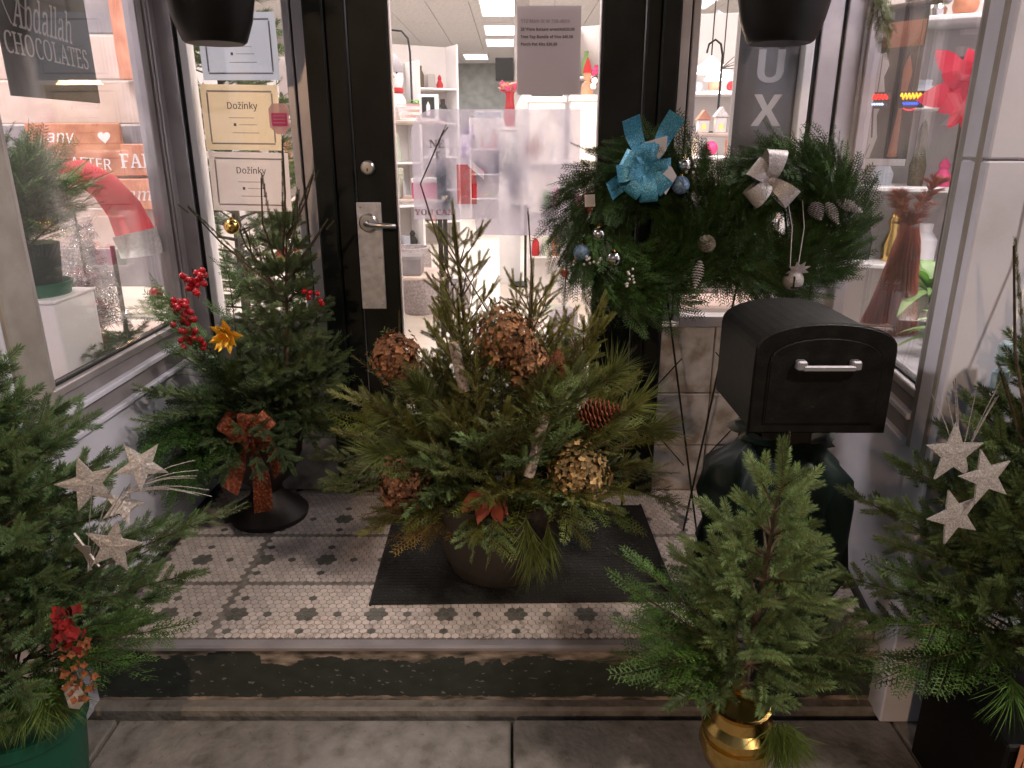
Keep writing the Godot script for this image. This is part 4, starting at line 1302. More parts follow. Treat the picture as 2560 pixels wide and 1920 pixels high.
func front_trees() -> void:
	# green pot beside the chocolate window
	var t := thing("potted_spruce", "bushy blue spruce in a green pot with silver stars and red tuft", "potted tree", Vector3(-1.10, -.199, 1.27))
	part(t, "pot", lathe([[0, 0], [.085, 0], [.092, .01], [.118, .245], [.126, .25], [.127, .28], [.117, .281], [.11, .24], [0, .23]], 40), M.green_pot)
	var q := green(401)
	spruce_tree(q, Vector3(0, .36, 0), .76, .36, Color(1.25, 1.38, 1.15), 14, 1.1, Vector3.ZERO, .12)
	grow(q, "fir", Vector3(.05, .55, 0), Vector3(1, .5, -.1), .5, .25, Color(1.1, 1.15, .8), .8, 1.0, .55)
	for a in [Vector3(.10, .44, .11), Vector3(.14, .45, .10), Vector3(.05, .44, .12), Vector3(.15, .43, .07)]:
		for k in 2: q.put("pine", Transform3D(along(Vector3(a.x * 3 + q.g.randf_range(-.2, .2), -.75, .55), q.g.randf() * TAU).scaled(Vector3(.75, .8, .75)), a), Color(.85, 1.15, .7))
	for a in [[Vector3(.8, .45, .2), .28], [Vector3(.95, .35, -.1), .3], [Vector3(.9, .6, .1), .28]]: grow(q, "cedar", Vector3(.03, .42, .0), a[0], a[1], .3, Color(.8, 1.0, .7), 1.0, 1.3, .2)
	green_done(q, t)
	for a in [[.304, .89, .09, .056, -.1, .3, .2], [.393, .914, .06, .05, -.3, .4, .5], [.335, .763, .10, .055, -.1, .1, -.25], [.273, .746, .09, .042, .2, -.6, .3], [.344, .831, .06, .042, -.6, .3, .9]]:
		star(t, Vector3(a[0], a[1], a[2]), a[3], Vector3(a[4], a[5], a[6]))
	bristles(t, Vector3(.36, .86, .07), Vector3(1, .25, .0), 8, .17, 3)
	bristles(t, Vector3(.27, .70, .09), Vector3(.55, 1, .0), 7, .22, 4)
	var rq := green(33)
	for i in 26: rq.put("floret", Transform3D(along(Vector3(rq.g.randf_range(-1, 1), rq.g.randf_range(-.3, 1), rq.g.randf_range(.2, 1)).normalized(), rq.g.randf() * TAU).scaled(Vector3.ONE * .8), Vector3(.245, .61, .15) + Vector3(rq.g.randf_range(-.025, .025), rq.g.randf_range(-.045, .045), rq.g.randf_range(-.02, .02))), Color(.3, .012, .012))
	for i in 40: rq.put("floret", Transform3D(along(Vector3(rq.g.randf_range(-1, 1), rq.g.randf_range(-.5, 1), rq.g.randf_range(.2, 1)).normalized(), rq.g.randf() * TAU).scaled(Vector3.ONE * .55), Vector3(.252, .52, .155) + Vector3(rq.g.randf_range(-.025, .025), rq.g.randf_range(-.06, .06), rq.g.randf_range(-.02, .02))), Color(.3, .1, .035))
	var tuft := Node3D.new()
	tuft.name = "red_tuft"
	t.add_child(tuft)
	green_done(rq, tuft, M.hydrangea)
	part(t, "white_tag", prism(PackedVector2Array([Vector2(-.014, .03), Vector2(.012, .026), Vector2(.02, -.012), Vector2(0, -.034), Vector2(-.016, -.024)]), .0012), M.paper_white, Vector3(.231, .455, .15), rot(0, .3, .1))
	# gilded urn below the mailbox
	var u := thing("potted_spruce", "small pale tipped spruce in a gilded urn below the mailbox", "potted tree", Vector3(.54, -.199, 1.2))
	part(u, "urn", lathe([[0, 0], [.052, 0], [.055, .012], [.035, .03], [.04, .045], [.075, .085], [.088, .13], [.086, .155], [.078, .158], [.078, .166], [.085, .169], [.083, .185], [.066, .2], [.06, .225], [.07, .243], [.062, .244], [.055, .22], [0, .215]], 56), M.gold)
	q = green(402)
	spruce_tree(q, Vector3(0, .28, 0), .56, .185, Color(1.75, 1.75, 1.4), 10, 1.15, Vector3(.03, 0, 0), .16, .62)
	q.wood.append([[Vector3(.03, .8, 0), Vector3(.034, .93, 0)], .005, .002])
	for k in 5: q.put("sparse", Transform3D(along(Vector3(.03, 1, .0), k * 1.3).scaled(Vector3.ONE * .7), Vector3(.031, .78 + k * .02, 0)), Color(1.5, 1.5, 1.1))
	for a in [[Vector3(-.9, .5, .1), .24], [Vector3(-.8, .8, .0), .28], [Vector3(-.9, .3, .2), .22], [Vector3(-.6, .95, -.1), .3], [Vector3(-1, .15, .1), .23]]: grow(q, "cedar", Vector3(-.02, .36, 0), a[0], a[1], .3, Color(.95, 1.2, .65), 1.0, 1.5, .15)
	for a in [[Vector3(.9, .45, .2), .24], [Vector3(.8, .25, .3), .22], [Vector3(-.9, .25, .3), .22], [Vector3(.95, .6, .0), .25], [Vector3(-.7, .2, .5), .18], [Vector3(.8, .15, .1), .22]]: grow(q, "fir", Vector3(0, .35, 0), a[0], a[1], .3, Color(.95, 1.1, .75), 1.0, 1.1, .2)
	for k in 4: q.put("pine", Transform3D(along(Vector3(.25 + .12 * k - .15, -1, .3), q.g.randf() * TAU).scaled(Vector3(.8, 1.05, .8)), Vector3(.05 + .012 * k, .25, .07)), Color(.9, 1.15, .65))
	green_done(q, u)
	# dark box planter in front of the white facade
	var v := thing("potted_spruce", "tall spruce in a black box planter with silver stars", "potted tree", Vector3(1.16, -.199, 1.24))
	box(v, "planter_box", Vector3(-.13, 0, -.14), Vector3(.25, .30, .16), M.black, .006)
	box(v, "planter_rim", Vector3(-.14, .3005, -.15), Vector3(.26, .32, .17), M.black, .005)
	q = green(403)
	spruce_tree(q, Vector3(-.03, .42, 0), .76, .33, Color(1.05, 1.1, .8), 12, 1.1, Vector3.ZERO, .2)
	for a in [[Vector3(-.9, .35, .1), .3], [Vector3(-1, .1, .2), .3], [Vector3(-.9, .6, -.05), .3], [Vector3(-.95, -.05, .3), .26]]: grow(q, "cedar", Vector3(-.02, .46, 0), a[0], a[1], .25, Color(.8, 1.0, .6), 1.0, 1.4, .15)
	for a in [[Vector3(-.1, .85, .02), Vector3(-.2, 1.12, .02), Vector3(-.245, 1.32, .02)], [Vector3(-.06, .85, .0), Vector3(-.13, 1.05, .0), Vector3(-.16, 1.25, .0)], [Vector3(0, .9, 0), Vector3(.02, 1.1, 0), Vector3(.01, 1.24, 0)], [Vector3(-.03, .75, .02), Vector3(-.16, .96, .02), Vector3(-.22, 1.08, .02)], [Vector3(0, .8, .03), Vector3(.08, 1.0, .03), Vector3(.06, 1.2, .03)]]:
		q.wood.append([a, .004, .002])
		for k in 10: q.put("sparse", Transform3D(along(a[2] - a[1], q.g.randf() * TAU).scaled(Vector3.ONE * .55), a[0].lerp(a[2], .3 + k * .07)), Color(.85, .7, .5))
	for a in [Vector3(-.1, .42, .08), Vector3(.05, .42, .09)]: q.put("pine", Transform3D(along(Vector3(a.x * 2, -.5, .7), 0).scaled(Vector3(.9, .8, .9)), a), Color(.7, 1.3, .6))
	green_done(q, v)
	for a in [[-.329, .943, .10, .06, -.15, .1, .0], [-.273, .904, .12, .055, -.2, .1, .25], [-.316, .822, .12, .058, -.1, .15, .35]]: star(v, Vector3(a[0], a[1], a[2]), a[3], Vector3(a[4], a[5], a[6]))
	bristles(v, Vector3(-.30, .90, .08), Vector3(-.05, 1, .0), 9, .2, 6)
	for i in 5:
		part(v, "raffia_tail", strip([Vector3(-.11 + i * .012, .325, .174), Vector3(-.12 + i * .016, .26, .182), Vector3(-.11 + i * .022, .19, .176)], [Vector3(.006, 0, .002), Vector3(.007, 0, -.002), Vector3(.006, 0, 0)]), M.sign_wood)
	# the corded tag hanging by it
	var c := thing("hanging_tag", "pale blue plastic tag hanging on a white cord by the facade", "tag", Vector3(1.085, .835, 1.06))
	part(c, "cord", tube([Vector3(.02, .42, -.045), Vector3(.03, .25, -.03), Vector3(0, .05, 0)], .003, .003, 6), M.ink_white)
	part(c, "tag_body", cbox(Vector3(.045, .058, .02), .008), M.pale_blue, Vector3(0, .025, 0))
	part(c, "tag_body", cbox(Vector3(.04, .05, .018), .008), M.pale_blue, Vector3(-.004, -.035, 0))
	part(c, "tag_clip", cbox(Vector3(.03, .012, .016), .003), M.ink_white, Vector3(-.003, -.07, 0))

func hanging_pots() -> void:
	for a in [[-.85, "black hanging planter in front of the blue notice", .0], [.768, "black hanging planter above the tall black sign", 1.0]]:
		var t := thing("hanging_planter", a[1], "hanging planter", Vector3(a[0], 1.565, .3))
		var w: float = 1.0 if a[2] < .5 else 1.06
		part(t, "pot", lathe([[0, 0], [.080 * w, 0], [.088 * w, .006], [.108 * w, .06], [.122 * w, .13], [.126 * w, .21], [.132 * w, .212], [.132 * w, .232], [.12 * w, .232], [.116 * w, .2], [0, .19]], 48), M.black)
		for k in 3:
			var an := TAU * k / 3 + .5
			part(t, "hanger_wire", tube([Vector3(cos(an) * .128, .22, sin(an) * .128), Vector3(0, .75, 0)], .002, .002, 5), M.steel)
		part(t, "hanger_hook", tube([Vector3(0, .74, 0), Vector3(0, 1.19, 0)], .003, .003, 6), M.steel)
		var q := green(500 + int(a[2]))
		for i in 14:
			var an := TAU * i / 14
			grow(q, "cedar", Vector3(cos(an) * .05, .2, sin(an) * .05), Vector3(cos(an), .8, sin(an)), .2, .6, Color(.9, .9, .6), .9, 1.0, .1)
		if a[2] > .5:
			for k in 3: grow(q, "cedar", Vector3(.11, .22, .02), Vector3(.55, .2, .15 - .1 * k), .26 + .03 * k, 3.2, Color(1.1, .85, .4), .55, 1.6, .1)
		green_done(q, t)

# ---------------------------------------------------------------- notices on the glass
func frame_lines(p: Node, w: float, h: float, inset: float, th: float, m: Material, z: float) -> void:
	for s in [-1.0, 1.0]:
		part(p, "printed_border", cbox(Vector3(w - 2 * inset, th, .0008), 0), m, Vector3(0, s * (h / 2 - inset), z))
		part(p, "printed_border", cbox(Vector3(th, h - 2 * inset - th * 2, .0008), 0), m, Vector3(s * (w / 2 - inset), 0, z))

func notices() -> void:
	var posters := [
		[Vector3(-.897, 1.594, -.0305), .255, .205, M.paper_blue, "pale blue festival notice taped behind the hanging planter"],
		[Vector3(-.912, 1.374, -.0305), .258, .208, M.cream, "cream festival notice with brown border and dark heading"],
		[Vector3(-.905, 1.165, -.0305), .272, .196, M.paper_white, "white festival notice under the cream one"]]
	for i in 3:
		var a: Array = posters[i]
		var t := thing("festival_notice", a[4], "notice", a[0], 0, "festival notices taped to the sidelight")
		t.rotation.z = [-.0, -.012, -.02][i]
		part(t, "sheet", cbox(Vector3(a[1], a[2], .0012), 0), a[3])
		frame_lines(t, a[1], a[2], .021, .005, [M.ink_grey, M.ink_border, M.ink_border][i], .0012)
		if i > 0: text(t, "Dožínky", .021, M.ink, Vector3(.005, .038, .0012), Basis.IDENTITY.scaled(Vector3(1.0, 1, 1)), false, 400)
		part(t, "printed_mark", cbox(Vector3(.008, .009, .0008), 0), M.ink, Vector3(-.024, -.022, .0012))
		for k in 3:
			part(t, "printed_line", cbox(Vector3([.085, .06, .09][k], .0022, .0006), 0), M.ink_border, Vector3([.0, .02, .01][k], [.0, -.022, -.048][k], .0011))
	var tag_poly := PackedVector2Array([Vector2(-.034, .03), Vector2(-.02, .047), Vector2(.02, .047), Vector2(.034, .03), Vector2(.034, -.028), Vector2(.012, -.05), Vector2(-.012, -.05), Vector2(-.034, -.028)])
	var b := thing("suction_sticker", "clear pink balloon shaped sticker with red label on glass", "sticker", Vector3(-.782, 1.372, -.0205))
	part(b, "film", prism(tag_poly, .0015), M.pink_clear)
	part(b, "label", cbox(Vector3(.052, .042, .001), .0), M.pink_label, Vector3(0, -.004, .0016))
	for k in 3: part(b, "printed_line", cbox(Vector3(.04, .003, .0006), 0), M.pink_clear, Vector3(0, .008 - k * .011, .0026))
	# the price sheet inside the door pane
	var p := thing("price_sheet", "white sheet of wreath prices taped inside the door glass", "notice", Vector3(.12, 1.579, -.0135))
	part(p, "sheet", cbox(Vector3(.207, .267, .001), 0), M.paper)
	var lines := [["Our Flower Shop & Trees", .0118, .113, M.ink_grey, 400], ["112 Main St W 758-4656", .0105, .088, M.ink_grey, 400], ["25\"Plain Balsam wreaths$20.00", .0088, .064, M.ink, 700], ["Tree Top Bundle of Five $45.00", .0088, .042, M.ink, 700], ["Porch Pot Kits $30.00", .0088, .020, M.ink, 700]]
	for i in 5:
		var l: Array = lines[i]
		var m := text(p, l[0], l[1], l[3], Vector3(0, l[2], .0012), Basis.IDENTITY, false, l[4])
		(m.mesh as TextMesh).horizontal_alignment = HORIZONTAL_ALIGNMENT_LEFT
		var wide: float = m.mesh.get_aabb().size.x
		m.scale.x = minf(1.0, [.125, .158, .174, .17, .118][i] / maxf(wide, .01))
		m.position.x = -.092
		if i == 0: m.queue_free()
	# hazy plastic sheet
	var s := thing("plastic_sheet", "hazy plastic poster sheet taped low inside the door glass", "poster", Vector3(-.055, 1.192, -.0135))
	var poly := PackedVector2Array([Vector2(-.285, -.152), Vector2(-.285, .13)])
	for i in 7: poly.append(Vector2(-.285 + .085 * (1 - cos(PI / 2 * i / 6)), .13 + .079 * sin(PI / 2 * i / 6)))
	poly.append_array(PackedVector2Array([Vector2(.285, .209), Vector2(.287, -.21), Vector2(-.07, -.205), Vector2(-.075, -.152)]))
	part(s, "film", uv_sheet(poly), M.sheet)
	text(s, "NE", .026, M.ink_grey, Vector3(-.2, .098, .0012), Basis.IDENTITY, true, 700)
	text(s, "T", .022, M.ink_grey, Vector3(-.2, .062, .0012), Basis.IDENTITY, true, 700)
	text(s, "YOU CAN", .019, M.ink_red, Vector3(-.215, -.128, .0012), Basis.IDENTITY.scaled(Vector3(1.1, 1, 1)), true, 700)
	# tall black sign in the sidelight beside the wreaths
	var u := thing("letter_banner", "tall black banner with pale block letters behind the sidelight", "banner", Vector3(.85, 1.65, -.0355))
	part(u, "cloth", cbox(Vector3(.205, 1.0, .002), 0), M.banner_lux)
	var k := 0
	for c in ["L", "U", "X"]:
		text(u, c, .1, M.letter, Vector3(.008, .018 - k * .136, .0014), Basis.IDENTITY.scaled(Vector3(1.15, 1, 1)), false, 700)
		k += 1
	part(u, "edge_strip", cbox(Vector3(.012, 1.0, .004), .001), M.ink_white, Vector3(-.109, 0, 0))
	# chocolate banner
	var cb := thing("chocolate_banner", "black hanging banner lettered for chocolates in the side window", "banner", Vector3(-1.207, 1.72, .507), PI / 2)
	part(cb, "cloth", cbox(Vector3(.405, .63, .003), 0), M.slate)
	part(cb, "hanging_rod", tube([Vector3(-.22, .32, 0), Vector3(.22, .32, 0)], .006, .006, 8), M.black)
	var ch := text(cb, "CHOCOLATES", .05, M.ink_chalk, Vector3(-.01, -.198, .002), rot(0, 0, -.03), true, 400)
	ch.scale.x = .36 / ch.mesh.get_aabb().size.x
	var ab := text(cb, "Abdallah", .075, M.ink_chalk, Vector3(-.01, -.125, .002), Basis(Vector3(1, 0, 0), Vector3(.3, 1, 0), Vector3(0, 0, 1)) * rot(0, 0, -.05), true, 400)
	ab.basis = Basis(Vector3(.25 / ab.mesh.get_aabb().size.x, -.03, 0), Vector3(.3, 1, 0), Vector3(0, 0, 1))
	part(cb, "flourish", tube(arc(Vector3(-.15, -.15, .002), Vector3(-.085, -.11, .002), Vector3(-.05, .05, 0), 10), .0018, .001, 5), M.ink_chalk)

func uv_sheet(poly: PackedVector2Array) -> ArrayMesh:
	var st := SurfaceTool.new()
	st.begin(Mesh.PRIMITIVE_TRIANGLES)
	var ix := Geometry2D.triangulate_polygon(poly)
	for t in range(0, ix.size(), 3):
		var v := func(k: int) -> Vector3: return Vector3(poly[ix[t + k]].x, poly[ix[t + k]].y, 0)
		if Plane(v.call(0), v.call(1), v.call(2)).normal.z < 0.0:
			var sw := ix[t + 1]
			ix[t + 1] = ix[t + 2]
			ix[t + 2] = sw
	for i in ix:
		st.set_uv(Vector2(poly[i].x / .6 + .5, .5 - poly[i].y / .45))
		st.set_normal(Vector3(0, 0, 1))
		st.add_vertex(Vector3(poly[i].x, poly[i].y, 0))
	return st.commit()

# ---------------------------------------------------------------- inside the shop
func crate(n: String, label: String, cat: String, at: Vector3, s: Vector3, m: Material, lid: Material = null) -> void:
	var t := thing(n, label, cat, at)
	part(t, "carton", cbox(s, .006), m, Vector3(0, s.y / 2, 0))
	part(t, "lid", cbox(Vector3(s.x + .008, s.y * .22, s.z + .008), .004), lid if lid else m, Vector3(0, s.y * .9, 0))

func left_window() -> void:
	var w := thing("display_wall", "brown slatted board behind the painted wooden signs", "display board", Vector3(-1.9, .668, -.72))
	for i in 9: box(w, "slat", Vector3(-.62, i * .175, -.02), Vector3(.52, i * .175 + .168, .0), M.platform if i % 3 else M.grey_board, .004)
	for s in [-.45, .35]: box(w, "upright", Vector3(s, -.668, -.06), Vector3(s + .06, 1.6, -.0205), M.wood_twig)
	for a in [[Vector3(-1.85, 1.262, -.68), .40, .215, M.sign_wood, "dark red wooden sign with a white heart"], [Vector3(-1.56, 1.222, -.67), .19, .13, M.sign_pine, "orange wooden sign with bold white capitals"], [Vector3(-1.595, 1.08, -.66), .25, .13, M.sign_pine, "orange wooden sign with white script"]]:
		var t := thing("painted_sign", a[4], "sign", a[0], 0, "painted wooden signs in the window")
		part(t, "board", cbox(Vector3(a[1], a[2], .018), .004), a[3])
		part(t, "fixing", cbox(Vector3(.02, .03, .03), .002), M.wood_twig, Vector3(0, 0, -.02))
		if a[1] > .3:
			text(t, "any", .05, M.ink_white, Vector3(-.055, .055, .0105), Basis(Vector3(1, 0, 0), Vector3(.25, 1, 0), Vector3(0, 0, 1)))
			text(t, "AFTER", .046, M.ink_white, Vector3(.055, -.055, .0105), rot(0, 0, -.06))
			var hp := PackedVector2Array()
			for i in 28:
				var q := TAU * i / 28
				hp.append(Vector2(16 * pow(sin(q), 3), 13 * cos(q) - 5 * cos(2 * q) - 2 * cos(3 * q) - cos(4 * q)) * .00165)
			part(t, "painted_heart", prism(hp, .002), M.ink_white, Vector3(.13, .052, .0105))
		elif a[3] == M.sign_pine and a[1] < .2: text(t, "FAITH", .058, M.ink_white, Vector3(.005, -.005, .0105), Basis.IDENTITY.scaled(Vector3(.85, 1, 1)), true, 700)
		else: text(t, "Family", .052, M.ink_white, Vector3(.02, 0, .0105), Basis(Vector3(1, 0, 0), Vector3(.35, 1, 0), Vector3(0, 0, 1)), true, 400)
	var cv := thing("wall_canvas", "tall orange canvas on the wall above the wooden signs", "wall art", Vector3(-1.585, 1.72, -.69))
	part(cv, "canvas", cbox(Vector3(.075, .36, .02), .003), M.sign_pine)
	part(cv, "canvas_back", cbox(Vector3(.06, .34, .012), .002), M.white_gloss, Vector3(0, 0, -.017))
	# white plinth with the arborvitae on it
	var b := thing("display_plinth", "white box plinth on the window platform", "plinth", Vector3(-1.335, .6685, .565))
	box(b, "body", Vector3(-.10, 0, -.1), Vector3(.105, .215, .1), M.white_gloss, .004)
	box(b, "top_board", Vector3(-.103, .2155, -.103), Vector3(.108, .224, .103), M.white_gloss, .002)
	var p := thing("potted_arborvitae", "feathery arborvitae in a dark green pot on the white plinth", "potted plant", Vector3(-1.335, .893, .565))
	part(p, "pot", lathe([[0, 0], [.062, 0], [.066, .01], [.078, .14], [.07, .142], [0, .12]], 32), M.sack)
	part(p, "saucer", lathe([[0, .0], [.085, .0], [.095, .035], [.09, .036], [.08, .008], [0, .006]], 32), M.green_pot)
	var q := green(601)
	for i in 60:
		var a := i * 2.4
		var e := lerpf(.5, 1.4, fmod(i * .5698 + .21, 1.0))
		grow(q, "cedar", Vector3(0, .13 + .1 * fmod(i * .37, 1.0), 0), Vector3(cos(a) * cos(e), sin(e), sin(a) * cos(e)), .19, .1, Color(1.3, 1.5, 1.25), .8, 1.6, .0)
	green_done(q, p)
	var h := thing("felt_hat", "red felt winter hat with white cuff on a stand", "hat", Vector3(-1.36, .6685, .14))
	part(h, "stand", tube([Vector3(.03, 0, 0), Vector3(.03, .3, 0)], .008, .008, 8), M.black)
	part(h, "crown", tube([Vector3(.115, .34, .0), Vector3(.09, .42, 0), Vector3(.04, .49, 0), Vector3(-.03, .535, 0), Vector3(-.11, .53, 0), Vector3(-.16, .49, 0)], .062, .028, 20), M.red_felt)
	part(h, "cuff", tube([Vector3(.125, .27, 0), Vector3(.122, .3, 0), Vector3(.112, .345, 0)], .066, .07, 20), M.white_fur)
	var s := thing("tinsel_tree", "silver tinsel tree glittering on the window platform", "tinsel tree", Vector3(-1.36, .6685, .27))
	part(s, "base", lathe([[0, 0], [.05, 0], [.05, .012], [0, .02]], 20), M.black)
	q = green(602)
	for i in 90:
		var t := fmod(i * .5698 + .21, 1.0)
		var a := i * 2.4
		q.put("tinsel", Transform3D(along(Vector3(cos(a), .25, sin(a)), 0).scaled(Vector3.ONE * lerpf(1.15, .45, t)), Vector3(0, .04 + t * .36, 0)), Color.WHITE)
	q.wood.append([[Vector3(0, .01, 0), Vector3(0, .43, 0)], .006, .003])
	green_done(q, s, M.tinsel)
	var go := thing("gold_garland", "coil of gold baubles behind the silver tinsel tree", "garland", Vector3(-1.47, .6685, .3))
	for i in 12: part(go, "gold_bead", ball(.02, 12), M.gold, Vector3(.028 * cos(i * 1.9), .02 + i * .024, .028 * sin(i * 1.9)))
	var fs := thing("fir_clippings", "cut fir sprigs lying along the window platform", "fir sprigs", Vector3(-1.26, .6685, .28))
	q = green(603)
	for i in 7: grow(q, "fir", Vector3(-.02, .015, i * .045 - .1), Vector3(.25 + .2 * sin(i * 2.0), .25, 1.0), .13, .2, Color(1.3, 1.5, 1.3), .9, 1.0, .0)
	green_done(q, fs)
	# the decorated tree behind the notices
	var x := thing("christmas_tree", "tall decorated fir with red baubles behind the notices", "christmas tree", Vector3(-1.45, .0, -1.35))
	part(x, "stand", lathe([[0, 0], [.2, 0], [.2, .04], [.05, .12], [0, .12]], 20), M.black)
	q = green(604)
	for i in 130:
		var t := fmod(i * .5698 + .21, 1.0)
		var a := i * 2.4
		grow(q, "fir", Vector3(0, .2 + t * 1.95, 0), Vector3(cos(a), .2 + .4 * t, sin(a)), lerpf(.48, .1, t), .2, Color(1.4, 1.7, .9), 1.9, 1.0, .25)
	q.wood.append([[Vector3(0, .1, 0), Vector3(0, 2.25, 0)], .03, .01])
	green_done(q, x)
	for i in 26:
		var t := .15 + .8 * fmod(i * .5698 + .21, 1.0)
		var a := i * 2.1 + .6
		var r := lerpf(.5, .15, t)
		bauble(x, Vector3(cos(a) * r, .2 + t * 1.9, sin(a) * r), .035, M.red_shiny if i % 4 else M.silver)

func shelf_unit(label: String, at: Vector3, w: float, d: float, levels: Array, m: Material) -> void:
	var t := thing("shelf_unit", label, "shelf", at)
	var top: float = levels[-1] + .0
	for sx in [-1, 1]:
		for sz in [-1, 1]: box(t, "upright", Vector3(sx * (w / 2 - .02) - .015, 0, sz * (d / 2 - .02) - .015), Vector3(sx * (w / 2 - .02) + .015, top - .0205, sz * (d / 2 - .02) + .015), M.black_matt)
	for y in levels: box(t, "shelf_board", Vector3(-w / 2, y - .02, -d / 2), Vector3(w / 2, y, d / 2), m)

func shop_goods() -> void:
	shelf_unit("dark framed shelf of gifts beside the aisle", Vector3(-.98, 0, -2.55), 1.05, .42, [.42, .93, 1.42], M.platform)
	var sn := thing("snowman_figure", "white snowman figure with red nose and scarf on the shelf", "figurine", Vector3(-.765, 1.4205, -2.5))
	part(sn, "body", lathe([[0, 0], [.07, 0], [.085, .05], [.075, .13], [.05, .17], [.055, .2], [.068, .25], [.06, .31], [.03, .345], [0, .35]], 28), M.white_fur)
	part(sn, "cap", lathe([[.066, .29], [.064, .32], [.05, .37], [.02, .4], [0, .405]], 24), M.grey_board)
	part(sn, "scarf", lathe([[.054, .165], [.066, .175], [.066, .195], [.054, .2]], 24), M.red_felt)
	part(sn, "nose", ball(.012, 12), M.red_shiny, Vector3(.01, .26, .068))
	for e in [-1, 1]: part(sn, "eye", ball(.006, 8), M.black, Vector3(.01 + e * .026, .285, .058))
	var hk := thing("shepherd_hook", "black iron shepherd hook stand on the gift shelf", "hook stand", Vector3(-.66, 1.4205, -2.6))
	part(hk, "hook", tube([Vector3(0, 0, 0), Vector3(.0, .42, 0), Vector3(-.01, .5, 0), Vector3(-.05, .545, 0), Vector3(-.11, .55, 0), Vector3(-.17, .55, 0)], .007, .006, 8), M.black)
	part(hk, "foot", lathe([[0, 0], [.05, 0], [.05, .008], [0, .01]], 20), M.black)
	var fp := thing("picture_frame", "black and white print in a pale frame on the shelf", "picture frame", Vector3(-.53, 1.4205, -2.42), .1)
	box(fp, "frame", Vector3(-.062, 0, -.01), Vector3(.062, .155, .0), M.white_gloss, .004)
	box(fp, "print", Vector3(-.045, .015, .0005), Vector3(.035, .14, .002), M.black_matt, 0)
	part(fp, "print_motif", prism(PackedVector2Array([Vector2(-.012, 0), Vector2(.012, 0), Vector2(.012, .06), Vector2(0, .085), Vector2(-.012, .06)]), .001), M.white_gloss, Vector3(-.005, .03, .0032))
	var bk := thing("striped_basket", "striped pink basket on the gift shelf", "basket", Vector3(-.66, 1.4205, -2.44))
	for i in 6: part(bk, "band", lathe([[.06 + .003 * i, i * .017], [.063 + .003 * i, i * .017 + .015]], 28), M.pink_clear if i % 2 else M.white_gloss)
	part(bk, "base", lathe([[0, .001], [.06, .001], [.06, .006], [0, .006]], 24), M.white_gloss)
	plant("trailing_plant", "leafy green houseplant in white pot on the gift shelf", Vector3(-.6, 1.4205, -2.62), .16, 26, M.palm, 1)
	var goods := [[.93, M.sign_wood, "small red wooden gift box on the middle shelf"], [.93, M.white_gloss, "glossy white gift box on the middle shelf"], [.93, M.mint, "mint green gift box on the middle shelf"], [.93, M.pink_label, "bright pink gift box on the middle shelf"], [.42, M.platform, "tan gift box on the lowest shelf"], [.42, M.sign_pine, "orange gift box on the lowest shelf"], [.42, M.grey_board, "grey gift box on the lowest shelf"]]
	for i in goods.size():
		crate("gift_box", goods[i][2], "gift box", Vector3(-1.3 + (i % 4) * .24 + (.12 if i > 3 else 0.0), goods[i][0] + .0005, -2.5), Vector3(.16, .13 + .03 * (i % 3), .18), goods[i][1], M.white_gloss if i % 2 else null)
	# stone tubs and table on the floor beyond the door
	for a in [[-.72, -3.15, .16, .30, "squat grey stone tub nearest the gift shelf"], [-.46, -3.3, .13, .22, "small grey stone tub in the aisle"], [-.86, -3.7, .17, .44, "tall grey stone tub behind the squat one"]]:
		var t := thing("stone_tub", a[4], "planter", Vector3(a[0], .0005, a[1]), 0, "stone tubs in the aisle")
		part(t, "tub", lathe([[0, 0], [a[2] * .8, 0], [a[2] * .88, .03], [a[2], a[3] * .6], [a[2] * .96, a[3]], [a[2] * .82, a[3]], [a[2] * .8, a[3] * .8], [0, a[3] * .78]], 36, .08, 3), M.stone_grey)
		part(t, "gravel", lathe([[a[2] * .8, a[3] * .79], [0, a[3] * .85]], 20), M.conc_dark)
	var mt := thing("floor_mat", "pale green mat on the shop floor", "mat", Vector3(.375, .0005, -2.9))
	box(mt, "pad", Vector3(-.105, 0, -.49), Vector3(.105, .01, .49), M.mint, .003)
	box(mt, "end_strip", Vector3(-.105, 0, .4905), Vector3(.105, .012, .52), M.black_matt, .003)
	var ft := thing("frosted_tree", "small frosted twig tree with a red bloom in a grey pot", "ornament", Vector3(.31, .0005, -1.75))
	part(ft, "pot", lathe([[0, 0], [.07, 0], [.09, .3], [.06, .34], [0, .33]], 24), M.stone_grey)
	var q := green(701)
	for i in 26:
		var a := i * 2.4
		q.put("tinsel", Transform3D(along(Vector3(cos(a) * .8, .7, sin(a) * .8), 0).scaled(Vector3.ONE * .9), Vector3(0, .34 + .4 * fmod(i * .5698 + .21, 1.0), 0)), Color(.7, .7, .68))
	q.wood.append([[Vector3(0, .3, 0), Vector3(.02, .8, 0)], .007, .003])
	green_done(q, ft, M.leaf)
	part(ft, "bloom", ball(.022, 12), M.red_felt, Vector3(.0, .56, .06))
	# the far side of the aisle
	for i in 3:
		var c := thing("display_cabinet", ["white display cabinet beside the dress form", "white display cabinet holding the doll", "white display cabinet at the end of the row"][i], "cabinet", Vector3(.30 + i * .34, .0005, -4.1 + i * .25))
		box(c, "carcass", Vector3(-.155, 0, -.2), Vector3(.155, 1.60, .0), M.white_gloss, .004)
		box(c, "cornice", Vector3(-.165, 1.6005, -.21), Vector3(.165, 1.65, .012), M.white_gloss, .004)
		for y in [.3, .7, 1.1]: box(c, "shelf_board", Vector3(-.15, y, .0005), Vector3(.15, y + .016, .14), M.white_gloss)
